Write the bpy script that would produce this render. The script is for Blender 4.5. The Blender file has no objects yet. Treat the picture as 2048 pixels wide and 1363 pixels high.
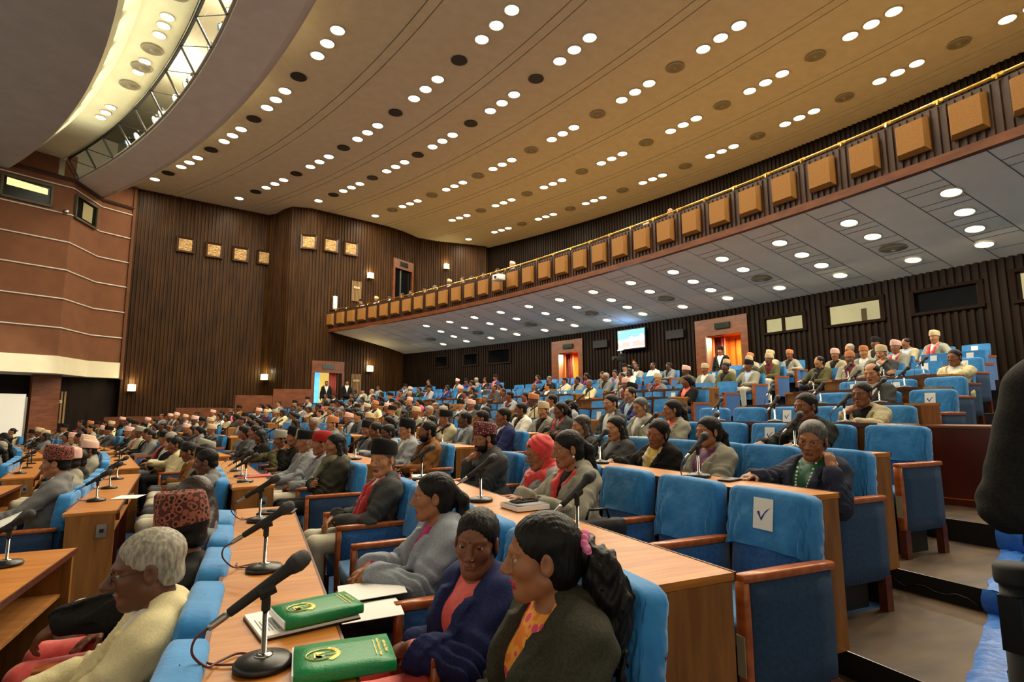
import bpy, math, random
import numpy as np
from mathutils import Vector, Matrix
random.seed(7); RNG=np.random.RandomState(7)
S=bpy.context.scene; COL=S.collection
pi=math.pi; rad=math.radians
# ------------------------------------------------------------------ materials
def lin(c):
    if isinstance(c,str):
        c=[int(c[i:i+2],16)/255 for i in (0,2,4)]
    return tuple(x/12.92 if x<=.04045 else ((x+.055)/1.055)**2.4 for x in c)+(1.0,)
MATS={}
def mat(name,c1,c2=None,rough=.6,metal=0.,scale=(8,8,8),detail=4,bump=0.,bscale=None,emit=0.,ecol=None,spec=.5,coat=0.,alpha=1.,lo=.35,hi=.65,sheen=0.,ns=False,dist=0.):
    m=bpy.data.materials.new(name); m.use_nodes=True; n=m.node_tree.nodes; l=m.node_tree.links
    b=n['Principled BSDF']; b.inputs['Roughness'].default_value=rough; b.inputs['Metallic'].default_value=metal
    b.inputs['Specular IOR Level'].default_value=spec; b.inputs['Coat Weight'].default_value=coat
    if sheen: b.inputs['Sheen Weight'].default_value=sheen; b.inputs['Sheen Roughness'].default_value=.5
    b.inputs['Base Color'].default_value=lin(c1)
    if alpha<1: b.inputs['Alpha'].default_value=alpha
    if c2 is not None or bump:
        tc=n.new('ShaderNodeTexCoord'); mp=n.new('ShaderNodeMapping'); l.new(tc.outputs['Object'],mp.inputs['Vector'])
        mp.inputs['Scale'].default_value=scale
    if c2 is not None:
        nz=n.new('ShaderNodeTexNoise'); nz.inputs['Scale'].default_value=1; nz.inputs['Detail'].default_value=detail; nz.inputs['Distortion'].default_value=dist
        l.new(mp.outputs['Vector'],nz.inputs['Vector'])
        r=n.new('ShaderNodeValToRGB'); r.color_ramp.elements[0].position=lo; r.color_ramp.elements[1].position=hi
        r.color_ramp.elements[0].color=lin(c1); r.color_ramp.elements[1].color=lin(c2)
        l.new(nz.outputs['Fac'],r.inputs['Fac']); l.new(r.outputs['Color'],b.inputs['Base Color'])
    if bump:
        n2=n.new('ShaderNodeTexNoise'); n2.inputs['Scale'].default_value=bscale or 1; n2.inputs['Detail'].default_value=3
        l.new((tc.outputs['Object'] if bscale else mp.outputs['Vector']),n2.inputs['Vector'])
        bp=n.new('ShaderNodeBump'); bp.inputs['Strength'].default_value=bump; bp.inputs['Distance'].default_value=.02
        l.new(n2.outputs['Fac'],bp.inputs['Height']); l.new(bp.outputs['Normal'],b.inputs['Normal'])
    if emit:
        b.inputs['Emission Color'].default_value=lin(ecol or c1); b.inputs['Emission Strength'].default_value=emit
        if ns: m.cycles.emission_sampling='NONE'
    MATS[name]=m; return m
M={}
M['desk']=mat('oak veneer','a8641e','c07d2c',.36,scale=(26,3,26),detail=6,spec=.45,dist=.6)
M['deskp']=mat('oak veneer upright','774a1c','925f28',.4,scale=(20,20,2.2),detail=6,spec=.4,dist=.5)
M['edge']=mat('dark wood edge','4a2314','5d2e18',.35,scale=(30,4,30))
M['deskin']=mat('shelf wood','96602a','a8713a',.5,scale=(20,4,20))
M['arm']=mat('varnished reddish wood','9c4f22','b5642f',.28,scale=(4,30,30),spec=.5)
M['blue']=mat('blue seat fabric','1d5390','2a68a8',.85,scale=(60,60,60),bump=.06,sheen=.3)
M['bluel']=mat('light blue seat fabric','3480be','4490cc',.8,scale=(50,50,50),bump=.05,sheen=.3)
M['blueshade']=mat('shaded blue panel fabric','1b3553','243f5e',.9,scale=(60,60,60),bump=.06)  # blue fabric of the end arm panels, their shade put into the colour
M['cover']=mat('sky blue cotton','1c74b4','2b87c8',.75,scale=(7,7,7),bump=.55,bscale=9,sheen=.2)
M['seatbase']=mat('black seat base','101010',None,.5)
M['black']=mat('black plastic','0d0d0e',None,.35)
M['blackm']=mat('black matte','121213',None,.75)
M['grille']=mat('microphone mesh','161617','2c2c2e',.5,scale=(500,500,500),detail=1,bump=.5)
M['chrome']=mat('chrome','b9b9b4',None,.15,metal=1)
M['steel']=mat('brushed steel','9a9a96',None,.35,metal=1)
M['cable']=mat('red brown cable','57241b',None,.5)
M['cablew']=mat('cream cable','d0bd7a',None,.5)
M['carpet']=mat('blue carpet','10304f','1d4a74',.95,scale=(45,45,45),detail=6,bump=.3)
M['aisle']=mat('worn brown floor','35271a','5e4830',.55,scale=(2.2,5,5),detail=8,bump=.05)
M['riser']=mat('black riser','0c0908',None,.6)
M['ceil']=mat('cream ceiling plaster','c4b899','cbc0a2',.9,scale=(3,3,3),bump=.25,bscale=22)
M['ceil2']=mat('pale grey ceiling board','e6dbc0','ebe1c8',.9,scale=(2,2,2),bump=.15,bscale=30)
M['beam']=mat('grey plaster beam','c6bfb2','cec7ba',.9,scale=(2,2,2),bump=.2,bscale=22)
M['cream']=mat('cream plaster','d8d2ac','dfd9b4',.85,scale=(2,2,2))
M['darkceil']=mat('grey stage ceiling','a29c93','a9a39a',.9,scale=(2,2,2),bump=.2,bscale=22)
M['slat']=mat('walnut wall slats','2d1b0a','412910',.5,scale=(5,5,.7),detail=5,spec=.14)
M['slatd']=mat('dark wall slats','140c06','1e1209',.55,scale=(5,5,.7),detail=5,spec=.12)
M['stagew']=mat('brown textured plaster','6a4228','73492d',.9,scale=(2,2,2),bump=.5,bscale=40)
M['band']=mat('cream stone band','d6cfae','ddd6b8',.7,scale=(2,2,2))
M['white']=mat('white line paint','cfc9bd',None,.6)
M['redwood']=mat('red brown panel wood','5d2e14','74401d',.4,scale=(3,3,9),detail=5)
M['brass']=mat('brass rail','d9b25a',None,.22,metal=1)
M['box']=mat('tan padded panel','85591b','936321',.75,scale=(40,40,40),bump=.1)
M['rib']=mat('balcony slats','33211a','452d22',.35,scale=(4,4,2))
M['screenw']=mat('white board','e4e2d8','dddacf',.6,scale=(.6,.6,.6))
M['paper']=mat('white paper','eeeeea',None,.7)
M['green']=mat('green leatherette','0e7a44','12834b',.38,scale=(120,120,120),bump=.12,spec=.5)
M['gold']=mat('gold foil','e0c25a',None,.35,metal=.6)
M['lamp']=mat('lamp glow','fff6e0',None,.5,emit=9,ecol='fff4dc',ns=True)
M['lampw']=mat('soffit lamp glow','fffaf0',None,.5,emit=8,ecol='fff8ea',ns=True)
M['sconce']=mat('sconce glass','ffe9a8',None,.5,emit=7,ecol='ffe08a')
M['rim']=mat('lamp rim','c8bfa8',None,.4)
M['vent']=mat('dark vent','1c1712',None,.6)
M['ventg']=mat('grey vent rings','8f8468',None,.5)
M['glass']=mat('window glass','20242a',None,.05,alpha=.12,spec=.8)
M['tape']=mat('blue tape','2b62b4','3d7bd0',.35,scale=(9,9,9),bump=.3,bscale=20)
M['tick']=mat('dark blue ink','1c2478',None,.5)
M['maroon']=mat('maroon veneer','471b10','5a2416',.3,scale=(4,4,1),spec=.5)
# ------------------------------------------------------------------ mesh helpers
class MB:
    def __init__(s): s.v=[];s.f=[];s.m=[]
    def add(s,v,f,mi=0):
        o=len(s.v); s.v+= [tuple(p) for p in v]; s.f+=[tuple(o+i for i in q) for q in f]; s.m+=[mi]*len(f); return s
    def box(s,c,d,R=None,mi=0):
        v=[Vector(((i&1)-.5,((i>>1)&1)-.5,(i>>2)-.5)) for i in range(8)]
        v=[Vector((p.x*d[0],p.y*d[1],p.z*d[2])) for p in v]
        if R is not None: v=[R@p for p in v]
        v=[p+Vector(c) for p in v]
        return s.add(v,[(0,2,3,1),(4,5,7,6),(0,1,5,4),(2,6,7,3),(0,4,6,2),(1,3,7,5)],mi)
    def rbox(s,c,d,r=.01,R=None,mi=0,n=3):
        "box with rounded edges"
        h=[max(x/2-r,1e-4) for x in d]; vs=[];idx={}
        m=2*n
        # sphere-grid cube
        def sp(i): 
            a=(i/m-.5)*pi/2; return math.tan(a)
        faces=[]
        key={}
        def vid(p):
            k=tuple(round(x,5) for x in p)
            if k not in key: key[k]=len(vs); vs.append(p)
            return key[k]
        L=[-1+2*i/m for i in range(m+1)]
        for ax in range(3):
            for sg in (-1,1):
                g=[]
                for i in range(m+1):
                    row=[]
                    for j in range(m+1):
                        q=[0,0,0]; q[ax]=sg; q[(ax+1)%3]=math.tan(L[i]*pi/4); q[(ax+2)%3]=math.tan(L[j]*pi/4)
                        ln=math.sqrt(sum(x*x for x in q)); nn=[x/ln for x in q]
                        def sgn(x): return 1 if x>1e-6 else (-1 if x<-1e-6 else 0)
                        p=[nn[k]*r+h[k]*max(-1,min(1,q[k]*1.0 if abs(q[k])<1 else sgn(q[k]))) for k in range(3)]
                        row.append(vid(tuple(p)))
                    g.append(row)
                for i in range(m):
                    for j in range(m):
                        q=(g[i][j],g[i+1][j],g[i+1][j+1],g[i][j+1])
                        faces.append(q if sg>0 else q[::-1])
        vv=[Vector(p) for p in vs]
        if R is not None: vv=[R@p for p in vv]
        return s.add([p+Vector(c) for p in vv],faces,mi)
    def tube(s,pts,r,n=8,mi=0,cap=True):
        pts=[Vector(p) for p in pts]; rs=r if isinstance(r,(list,tuple)) else [r]*len(pts)
        vs=[];fs=[]; up=None
        for i,p in enumerate(pts):
            t=(pts[min(i+1,len(pts)-1)]-pts[max(i-1,0)]).normalized()
            if up is None:
                up=Vector((0,0,1)) if abs(t.z)<.9 else Vector((1,0,0))
            x=t.cross(up).normalized(); y=x.cross(t).normalized(); up=y
            for k in range(n):
                a=2*pi*k/n; vs.append(p+(x*math.cos(a)+y*math.sin(a))*rs[i])
        for i in range(len(pts)-1):
            for k in range(n):
                a=i*n+k;b=i*n+(k+1)%n; fs.append((a,b,b+n,a+n))
        if cap:
            fs.append(tuple(range(n))[::-1]); fs.append(tuple((len(pts)-1)*n+k for k in range(n)))
        return s.add(vs,fs,mi)
    def lathe(s,prof,c=(0,0,0),n=24,R=None,mi=0,sx=1,sy=1):
        vs=[];fs=[]
        for r,z in prof:
            for k in range(n):
                a=2*pi*k/n; p=Vector((r*math.cos(a)*sx,r*math.sin(a)*sy,z))
                if R is not None: p=R@p
                vs.append(p+Vector(c))
        for i in range(len(prof)-1):
            for k in range(n):
                a=i*n+k;b=i*n+(k+1)%n; fs.append((a,b,b+n,a+n))
        fs.append(tuple(range(n))[::-1]); fs.append(tuple((len(prof)-1)*n+k for k in range(n)))
        return s.add(vs,fs,mi)
    def grid(s,rows,mi=0,flip=False,closed=False):
        nr=len(rows); nc=len(rows[0]); vs=[p for r in rows for p in r]; fs=[]
        for i in range(nr-1):
            for j in range(nc-1):
                q=(i*nc+j,i*nc+j+1,(i+1)*nc+j+1,(i+1)*nc+j); fs.append(q[::-1] if flip else q)
        return s.add(vs,fs,mi)
    def prism(s,poly,z0,z1,mi=0):
        n=len(poly); v=[(x,y,z0) for x,y in poly]+[(x,y,z1) for x,y in poly]
        f=[tuple(range(n))[::-1],tuple(range(n,2*n))]+[(i,(i+1)%n,n+(i+1)%n,n+i) for i in range(n)]
        return s.add(v,f,mi)
    def mesh(s,name,mats,smooth=False):
        me=bpy.data.meshes.new(name); me.from_pydata(s.v,[],s.f)
        for m in (mats if isinstance(mats,(list,tuple)) else [mats]): me.materials.append(m)
        if len(set(s.m))>1: me.polygons.foreach_set('material_index',s.m)
        if smooth: me.polygons.foreach_set('use_smooth',[True]*len(s.f))
        me.update(); return me
    def ob(s,name,mats,parent=None,smooth=False,loc=None,rot=None,label=None):
        return link(name,s.mesh(name,mats,smooth),parent,loc,rot,label)
def link(name,me,parent=None,loc=None,rot=None,label=None):
    o=bpy.data.objects.new(name,me); COL.objects.link(o)
    if parent is not None: o.parent=parent
    if loc is not None: o.location=loc
    if rot is not None: o.rotation_euler=rot
    if label: o['label']=label
    return o
def thing(name,label,cat,loc=(0,0,0),rz=0,group=None):
    o=link(name,None,None,loc,(0,0,rz)); return tag(o,label,cat,group)
def tag(o,label,cat,group=None):
    o['label']=label; o['category']=cat
    if group: o['group']=group
    return o
def struct(o,label=None):
    o['kind']='structure'
    if label: o['label']=label; 
    return o
def smooth_by_angle(o,deg=35):
    me=o.data; me.polygons.foreach_set('use_smooth',[True]*len(me.polygons))
    try: me.set_sharp_from_angle(angle=rad(deg))
    except Exception: pass
def dup(root,loc,rz,label,group=None,parent=None):
    r=root.copy(); COL.objects.link(r); r.location=loc; r.rotation_euler=(0,0,rz); r['label']=label
    if group: r['group']=group
    def rec(a,b):
        for ch in a.children:
            c=ch.copy(); COL.objects.link(c); c.parent=b; rec(ch,c)
    rec(root,r); return r
ORD=['first','second','third','fourth','fifth','sixth','seventh','eighth','ninth','tenth','eleventh','twelfth','thirteenth','fourteenth','fifteenth','sixteenth','seventeenth','eighteenth','nineteenth','twentieth']
def od(i): 
    if i<20: return ORD[i]
    t=['twenty','thirty','forty'][(i+1)//10-2]; u=(i+1)%10
    return t+('-'+ORD[u-1] if u else 'th').replace('yth','ieth')
# ------------------------------------------------------------------ camera and the hall's polar frame
CZ=1.42; YAW,PITCH,ROLL=rad(23.784),rad(7.344),rad(.325); FPX=1113.2
fh=Vector((math.sin(YAW),math.cos(YAW),0)); rr=Vector((math.cos(YAW),-math.sin(YAW),0)); uz=Vector((0,0,1))
ff=fh*math.cos(PITCH)+uz*math.sin(PITCH); uu=-fh*math.sin(PITCH)+uz*math.cos(PITCH)
r2=rr*math.cos(ROLL)-uu*math.sin(ROLL); u2=uu*math.cos(ROLL)+rr*math.sin(ROLL)
cam=bpy.data.cameras.new('camera'); cam.sensor_width=36; cam.lens=FPX*36/2048; cam.clip_start=.05; cam.clip_end=300
co=bpy.data.objects.new('camera',cam); COL.objects.link(co); S.camera=co
mw=Matrix((( r2.x,u2.x,-ff.x,0),(r2.y,u2.y,-ff.y,0),(r2.z,u2.z,-ff.z,CZ),(0,0,0,1))); co.matrix_world=mw
CX,CY=-42.84,2.29          # centre of the curved rows, out beyond the stage
def P(rho,a,z): return (CX+rho*math.cos(a),CY+rho*math.sin(a),z)
def pol(x,y): return math.hypot(x-CX,y-CY),math.atan2(y-CY,x-CX)
def arc(mb,prof,a0,a1,n,mi=0,flip=False):
    rows=[[P(r,a0+(a1-a0)*i/n,z) for r,z in prof] for i in range(n+1)]
    return mb.grid(rows,mi,flip)
FL={-3:-.22,-2:-.22,-1:-.19,0:-.125,1:0,2:.125,3:.25,4:.38,5:.55,6:.74,7:.94,8:1.15,9:1.37,10:1.6,11:1.83}
def RHO(k): return 43.11+1.22*(k-1)          # rear edge of the desk of row k
def rowx(k,Y,dr=0): return CX+math.sqrt((RHO(k)+dr)**2-(Y-CY)**2)
# ------------------------------------------------------------------ shell of the hall
A0,A1=rad(-16),rad(37)
# stepped floor: treads and risers
def stepprof():
    pr=[(30,FL[-2])]
    for k in range(-1,12):
        r=RHO(k)-.43 if k<9 else RHO(k)-.1
        pr+=[(r,FL[k-1]),(r,FL[k])]
    pr.append((60.5,FL[11])); return pr
pr=stepprof()
mb=MB()
N=110
def nearY(X): return 1.0+.41*(X-.25)         # end of the near seating block
def arcfrom(mb,prof,y0,mi,n=100):
    rows=[]
    for i in range(n+1):
        row=[]
        for r,z in prof:
            a0=math.asin(max(-.4,min(.9,(y0-CY)/r))); row.append(P(r,a0+(A1-a0)*i/n,z))
        rows.append(row)
    mb.grid(rows,mi)
for i in range(len(pr)-1):
    (ra,za),(rb,zb)=pr[i],pr[i+1]
    y0=nearY(CX+rb) if rb>42.6 else -9
    arcfrom(mb,[(ra,za),(rb,zb)],y0,1 if za!=zb else 0)
struct(mb.ob('floor',[M['carpet'],M['riser']]),'blue carpeted stepped floor of the hall')
# worn floor of the near aisle with its own steps, and the carpet beyond it
mb=MB()
for k in range(0,12):
    r0=RHO(k)-.03; r1=RHO(k+1)-.03 if k<11 else 60
    if k==0: r0=41
    for y_off,y_end,mi in ((-.5,1.2,0),(-9,-.5,2)):
        rows=[]
        for j in range(5):
            r=r0+(r1-r0)*j/4; n=nearY(CX+r)
            rows.append([P(r,math.asin((y-CY)/r),FL[k]-(.003 if mi==0 and y>n+.02 else 0)) for y in (n+y_off,n+(y_off+y_end)/2 if mi else n,n+y_end)])
        mb.grid(rows,mi,True)
        n=nearY(CX+r0)
        if k: mb.grid([[P(r0,math.asin((y-CY)/r0),z) for y in (n+y_off,n+y_end)] for z in (FL[k-1]-.004,FL[k]-(0 if mi else .0))],1 if mi==0 else 2,True)
struct(mb.ob('floor_aisle',[M['aisle'],M['riser'],M['carpet']]),'worn brown aisle floor with black risers')
# main ceiling with shallow shadow grooves along the lamp bands
pr=[(44.72,11.0),(44.72,11.9),(45.1,12.0)]
for r in (47.55,50.6,53.3,56.4,59.5,62.2):
    for d in (-.16,.16):
        pr+=[(r+d-.02,12),(r+d-.02,12.05),(r+d+.02,12.05),(r+d+.02,12)]
pr+=[(63.4,12)]
mb=MB(); arc(mb,pr,A0,A1,120,0,True)
struct(mb.ob('ceiling',M['ceil']),'cream main ceiling dotted with round lamps')
# beam with the lighting bridge behind it
mb=MB(); arc(mb,[(44.74,11.14),(44.74,11.05),(44.55,11.0),(43.27,11.0),(43.27,11.1),(43.19,11.1),(43.19,11.05)],A0,A1,120,0,True)
struct(mb.ob('trim_1',M['beam']),'grey curved beam between main ceiling and lighting bridge')
mb=MB(); arc(mb,[(42.76,11.75),(41.59,11.75),(41.59,11.5)],A0,A1,100,0,True)
struct(mb.ob('ceiling_cream',M['cream']),'bright cream strip of ceiling over the lighting bridge')
mb=MB(); arc(mb,[(41.62,11.52),(41.1,10.75)],A0,A1,100,0,True)
struct(mb.ob('trim_2',M['cream']),'lit cream cove along the stage ceiling')
mb=MB(); arc(mb,[(41.1,10.74),(38.5,10.8),(38.46,10.84),(38.42,10.8),(36,10.9),(28,11.2)],A0,A1,100,0,True)
struct(mb.ob('ceiling_stage',M['darkceil']),'dark grey ceiling over the stage front')
# lighting bridge: sloping band of dark framed glass with spotlights behind
mbf=MB(); mbg=MB(); mbb=MB()
na=24
for i in range(na+1):
    a=A0+(A1-rad(1.5)-A0)*i/na; a=rad(35.0)-rad(2.12)*i
    p0=Vector(P(43.2,a,11.06)); p1=Vector(P(42.8,a,11.74))
    mbf.tube([p0,p1],.035,6)
    pm=Vector(P(42.98,a-rad(1.06),11.42)); 
    mbf.tube([p1,Vector(P(43.2,a-rad(2.12),11.06))],.014,5)
arc(mbf,[(42.84,11.72),(42.76,11.78),(42.7,11.7)],A0,rad(35),80,0,True)
arc(mbg,[(43.21,11.08),(42.82,11.73)],A0,rad(35),80,0,True)
arc(mbb,[(43.3,11.1),(44.6,11.3),(44.6,13.2),(42.8,13.2),(42.8,11.78)],A0,rad(38),80,0,False)
mbb.add([P(42.6,rad(35.3),11.0),P(44.7,rad(35.3),11.0),P(44.7,rad(35.3),13.3),P(42.6,rad(35.3),13.3)],[(0,1,2,3)])
struct(mbb.ob('wall_bridge',mat('bridge interior','a09880',None,.9)),'dim inside of the lighting bridge')
w=struct(mbf.ob('window_1',mat('dark window steel','2c2620',None,.5)),'dark framed sloping windows of the lighting bridge')
g=mbg.ob('glass',M['glass'],w)
# stage side wall with its folds
FOLD=[(-17,22.2),(-9.6,26.05),(-7.6,27.2),(-7.1,29.2),(-6.04,29.98)]
mb=MB()
mb.grid([[(x,y,z) for x,y in FOLD] for z in (3.72,12)],0,True)
struct(mb.ob('wall_stage',M['stagew']),'brown textured wall beside the stage with white lines')
for i,z in enumerate((10.63,9.5,8.35,7.2,6.03,4.86)):
    mb=MB(); mb.tube([(x+.02,y-.03,z) for x,y in FOLD],.026,5); struct(mb.ob('trim_%d'%(i+3),M['white']),'%s thin white line down the brown stage wall'%od(i))
mb=MB(); mb.tube([(x+.03,y-.05,10.95) for x,y in FOLD],.075,4); struct(mb.ob('trim_9',mat('dark cornice','3a2416',None,.8)),'dark cornice along the top of the brown stage wall')
mb=MB()
pts=[(x+.03,y-.06) for x,y in FOLD]
mb.grid([[(x,y,z) for x,y in pts] for z in (3.05,3.74)],0,True); mb.grid([[(x,y+d,3.05) for x,y in pts] for d in (0,3.0)],1,False)
mb.grid([[(x,y+d,3.74) for x,y in pts] for d in (0,.2)],0,False)
struct(mb.ob('trim_10',[M['band'],M['beam']]),'cream band along the bottom of the brown stage wall')
mb=MB(); mb.box((-6.0,29.93,7.5),(.1,.12,9.0)); struct(mb.ob('trim_11',M['stagew']),'vertical corner trim between brown wall and wood slats')
# recessed dark wall below
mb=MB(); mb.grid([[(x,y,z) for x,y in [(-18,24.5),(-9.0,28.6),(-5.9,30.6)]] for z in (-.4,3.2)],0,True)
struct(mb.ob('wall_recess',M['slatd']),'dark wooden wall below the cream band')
# slatted side wall
PATH=[(-6.04,30.05),(-3.5,30.75),(-.3,31.55),(.1,31.15),(.45,30.3),(.8,29.75),(1.7,29.62),(2.7,29.92),(5,30.6),(6.0,30.95),(6.9,31.45),(8,32.3),(9.2,32.5),(11.1,32.4),(12.4,32.35),(14,33.8),(17,35.2)]
def resample(path,step):
    out=[];acc=0
    for (a,b) in zip(path[:-1],path[1:]):
        a=Vector(a);b=Vector(b); L=(b-a).length; n=max(1,int(L/step))
        for i in range(n): out.append(a+(b-a)*i/n)
    out.append(Vector(path[-1])); return out
def ribwall(mb,pts,z0,z1,depth=.05,mi=0,hole=None):
    for i in range(len(pts)-1):
        a,b=pts[i],pts[i+1]; t=(b-a).normalized(); n=Vector((t.y,-t.x))
        bands=[(z0,z1)]
        if hole:
            h=hole((a+b)/2)
            if h: bands=[(z0,h[0]),(h[1],z1)]
        seq=[(0,0),(0.08,1),(.52,1),(.6,0),(1,0)]
        for u,w in bands:
            if w-u<.01: continue
            mb.grid([[tuple(a+(b-a)*s+n*depth*o)+(z,) for s,o in seq] for z in (u,w)],mi,False)
SIDEHOLES=[(2.14,3.3,1.5,3.5),(6.36,7.5,7.4,9.75)]
def sidehole(p):
    for x0,x1,z0,z1 in SIDEHOLES:
        if x0<p.x<x1: return (z0,z1)
BACKHOLES=[(11.0,12.3,1.83,3.97),(18.3,19.42,1.83,4.0),(9.0,10.19,3.84,4.28),(6.91,8.31,3.82,4.37),(4.82,6.13,3.83,4.33),(2.9,4.14,3.8,4.42),(22.55,23.97,3.87,4.49),(24.78,25.72,3.89,4.42),(26.98,27.86,3.91,4.43)]
def backhole(p):
    a=math.degrees(math.atan2(p.y-CY,p.x-CX))
    for x0,x1,z0,z1 in BACKHOLES:
        if x0<a<x1: return (z0,z1)
sp=resample(PATH,.15)
mb=MB(); ribwall(mb,sp,-.4,12.02,hole=sidehole); struct(mb.ob('wall_side',M['slat']),'tall side wall of vertical walnut slats')
# lower back wall under the balcony and upper back wall
mb=MB(); bp=[Vector(P(58,A1-(A1-A0)*i/330,0)[:2]) for i in range(331)]
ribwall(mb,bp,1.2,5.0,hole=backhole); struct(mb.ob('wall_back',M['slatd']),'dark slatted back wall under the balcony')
mb=MB(); bp=[Vector(P(63.3,A1-(A1-A0)*i/340,0)[:2]) for i in range(341)]
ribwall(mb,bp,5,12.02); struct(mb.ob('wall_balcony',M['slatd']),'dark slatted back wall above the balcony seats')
# balcony: soffit, floor, front
SOF=lambda r: 5.66-.187*(r-53.4)
mb=MB(); arc(mb,[(53.45,SOF(53.45)),(58.1,SOF(58.1))],A0,rad(31.5),90,0,True)
struct(mb.ob('ceiling_soffit',M['ceil2']),'pale grey sloping ceiling under the balcony')
mb=MB(); arc(mb,[(53.5,5.9),(54.6,5.9),(54.6,6.2),(55.6,6.2),(55.6,6.5),(56.6,6.5),(56.6,6.9),(58,6.9),(58,7.3),(60,7.3),(60,7.8),(63.4,7.8)],A0,rad(32.5),90)
struct(mb.ob('floor_balcony',mat('balcony floor','6a563c','756044',.7,scale=(2,2,2))),'stepped floor of the balcony')
mb=MB(); n=int((rad(32.2)-A0)*53.4/.125); pts=[Vector(P(53.42,rad(32.2)-(rad(32.2)-A0)*i/n,0)[:2]) for i in range(n+1)]
ribwall(mb,pts,5.7,6.66,.035)
arc(mb,[(53.44,6.66),(53.44,6.7),(53.6,6.7),(53.6,5.9)],A0,rad(32.2),90,0)
e0=[P(53.44,rad(32.2),5.7),P(53.44,rad(32.2),6.7),P(53.6,rad(32.2),6.7),P(53.6,rad(32.2),5.7)]
mb.add(e0,[(0,1,2,3)])
struct(mb.ob('wall_balcony_front',M['rib']),'dark slatted front of the balcony')
mb=MB(); arc(mb,[(53.36,5.78),(53.36,5.62),(53.5,5.62)],A0,rad(32.25),90,0,True); arc(mb,[(53.36,5.78),(53.46,5.78)],A0,rad(32.25),90,0,True)
struct(mb.ob('trim_12',M['redwood']),'red brown strip along the bottom of the balcony front')
# ------------------------------------------------------------------ lamps
def light(name,kind,loc,power,col=(1,.87,.64),size=.5,rot=None,spread=None,**k):
    d=bpy.data.lights.new(name,kind); d.energy=power; d.color=col
    if kind=='AREA':
        d.shape='DISK'; d.size=size
        if spread: d.spread=spread
    elif kind in('POINT','SPOT'): d.shadow_soft_size=size
    for a,b in k.items(): setattr(d,a,b)
    o=bpy.data.objects.new(name,d); COL.objects.link(o); o.location=loc
    if rot is not None: o.rotation_euler=rot
    return o
def lampmesh(r,glow):
    mb=MB(); mb.lathe([(r*1.0,0),(r*1.14,0),(r*1.18,-.02),(r*1.05,-.035),(r,-.03),(r*.97,.05)],n=22)
    me=mb.mesh('lamp_rim',M['rim'],True)
    mb=MB(); mb.add([(r*.98*math.cos(2*pi*k/22),r*.98*math.sin(2*pi*k/22),-.012) for k in range(22)],[tuple(range(22))[::-1]])
    return me,mb.mesh('lamp_lens',glow)
def lampthing(name,label,pos,mes,tilt=None,group=None):
    t=thing(name,label,'lamp',pos,0,group)
    if tilt: t.rotation_euler=tilt
    link('rim',mes[0],t); link('lens',mes[1],t)
    return t
CEIL={45.97:('first',[3.1,7.7,12.3,16.9,21.8,26.3,30.95],.9,34.72),49.35:('second',[-.6,3.7,8.1,12.57,17.06,21.55,25.74,29.95],.84,33.45),
51.8:('third',[-.1,3.9,8.0,12.03,15.96,19.92,23.5,27.2],.72,30.16),54.92:('fourth',[-1.2,2.2,5.6,9.1,12.5,16.16,19.85,23.2,26.65],.62,29.55),
58.02:('fifth',[-3,.1,3.3,6.54,9.7,12.9,16.35,19.74,22.99,26.21],.56,None),61.08:('sixth',[-2,1.1,4.2,7.27,10.27,13.26,16.5,19.73,22.77,25.87],.5,28.34)}
lm=lampmesh(.19,M['lamp'])
for r,(nm,trios,da,single) in CEIL.items():
    m=len(trios)
    for i,a in enumerate(trios):
        vis=a>[12,11.3,10.9,8,5.5,3.9][list(CEIL).index(r)]
        w=light('ceiling_light','AREA',P(r,rad(a),11.93),128,size=.9)
        if vis:
            for j in (-1,0,1):
                lampthing('ceiling_lamp','round glowing ceiling lamp, %s of the %s trio from the side wall, %s lamp arc'%(('first','second','third')[1-j],od(m-1-i),nm),P(r,rad(a+j*da),11.995),lm,group='round ceiling lamps in trios')
    if single:
        light('ceiling_light','AREA',P(r,rad(single),11.9),60,size=.4)
        lampthing('ceiling_lamp','single bright ceiling lamp by the slatted side wall ending the %s lamp arc'%nm,P(r,rad(single),11.995),lm)
# vents of the main ceiling
mb=MB(); mb.lathe([(.24,0),(.25,-.02),(.02,-.02)],n=20); vme=mb.mesh('dark_vent',M['vent'],False)
mb=MB(); mb.lathe([(.27,0),(.28,-.03),(.22,-.05),(.2,-.02),(.17,-.06),(.14,-.02),(.11,-.07),(.08,-.02),(.05,-.08),(.01,-.08)],n=20); gme=mb.mesh('ring_vent',M['ventg'],True)
VENT={45.97:[19.57,24.06,28.6,33.28],49.35:[14.8,19.3,23.6,27.9,31.8],51.8:[14.0,17.95,21.75,25.4,28.8],54.92:[10.8,14.3,18,21.5,24.9,28.1],58.02:[8.1,11.3,14.6,18,21.4,24.6],61.08:[5.75,8.8,11.8,14.9,18.1,21.2,24.4]}
for r,l in VENT.items():
    dark=r<52
    for i,a in enumerate(l):
        o=link('ceiling_vent',vme if dark else gme,None,P(r,rad(a),11.99))
        tag(o,'%s round ceiling vent, %s from the side wall along the %s lamp arc'%('dark' if dark else 'grey ringed',od(len(l)-1-i),CEIL[r][0]),'vent','round vents of the main ceiling')
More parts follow.
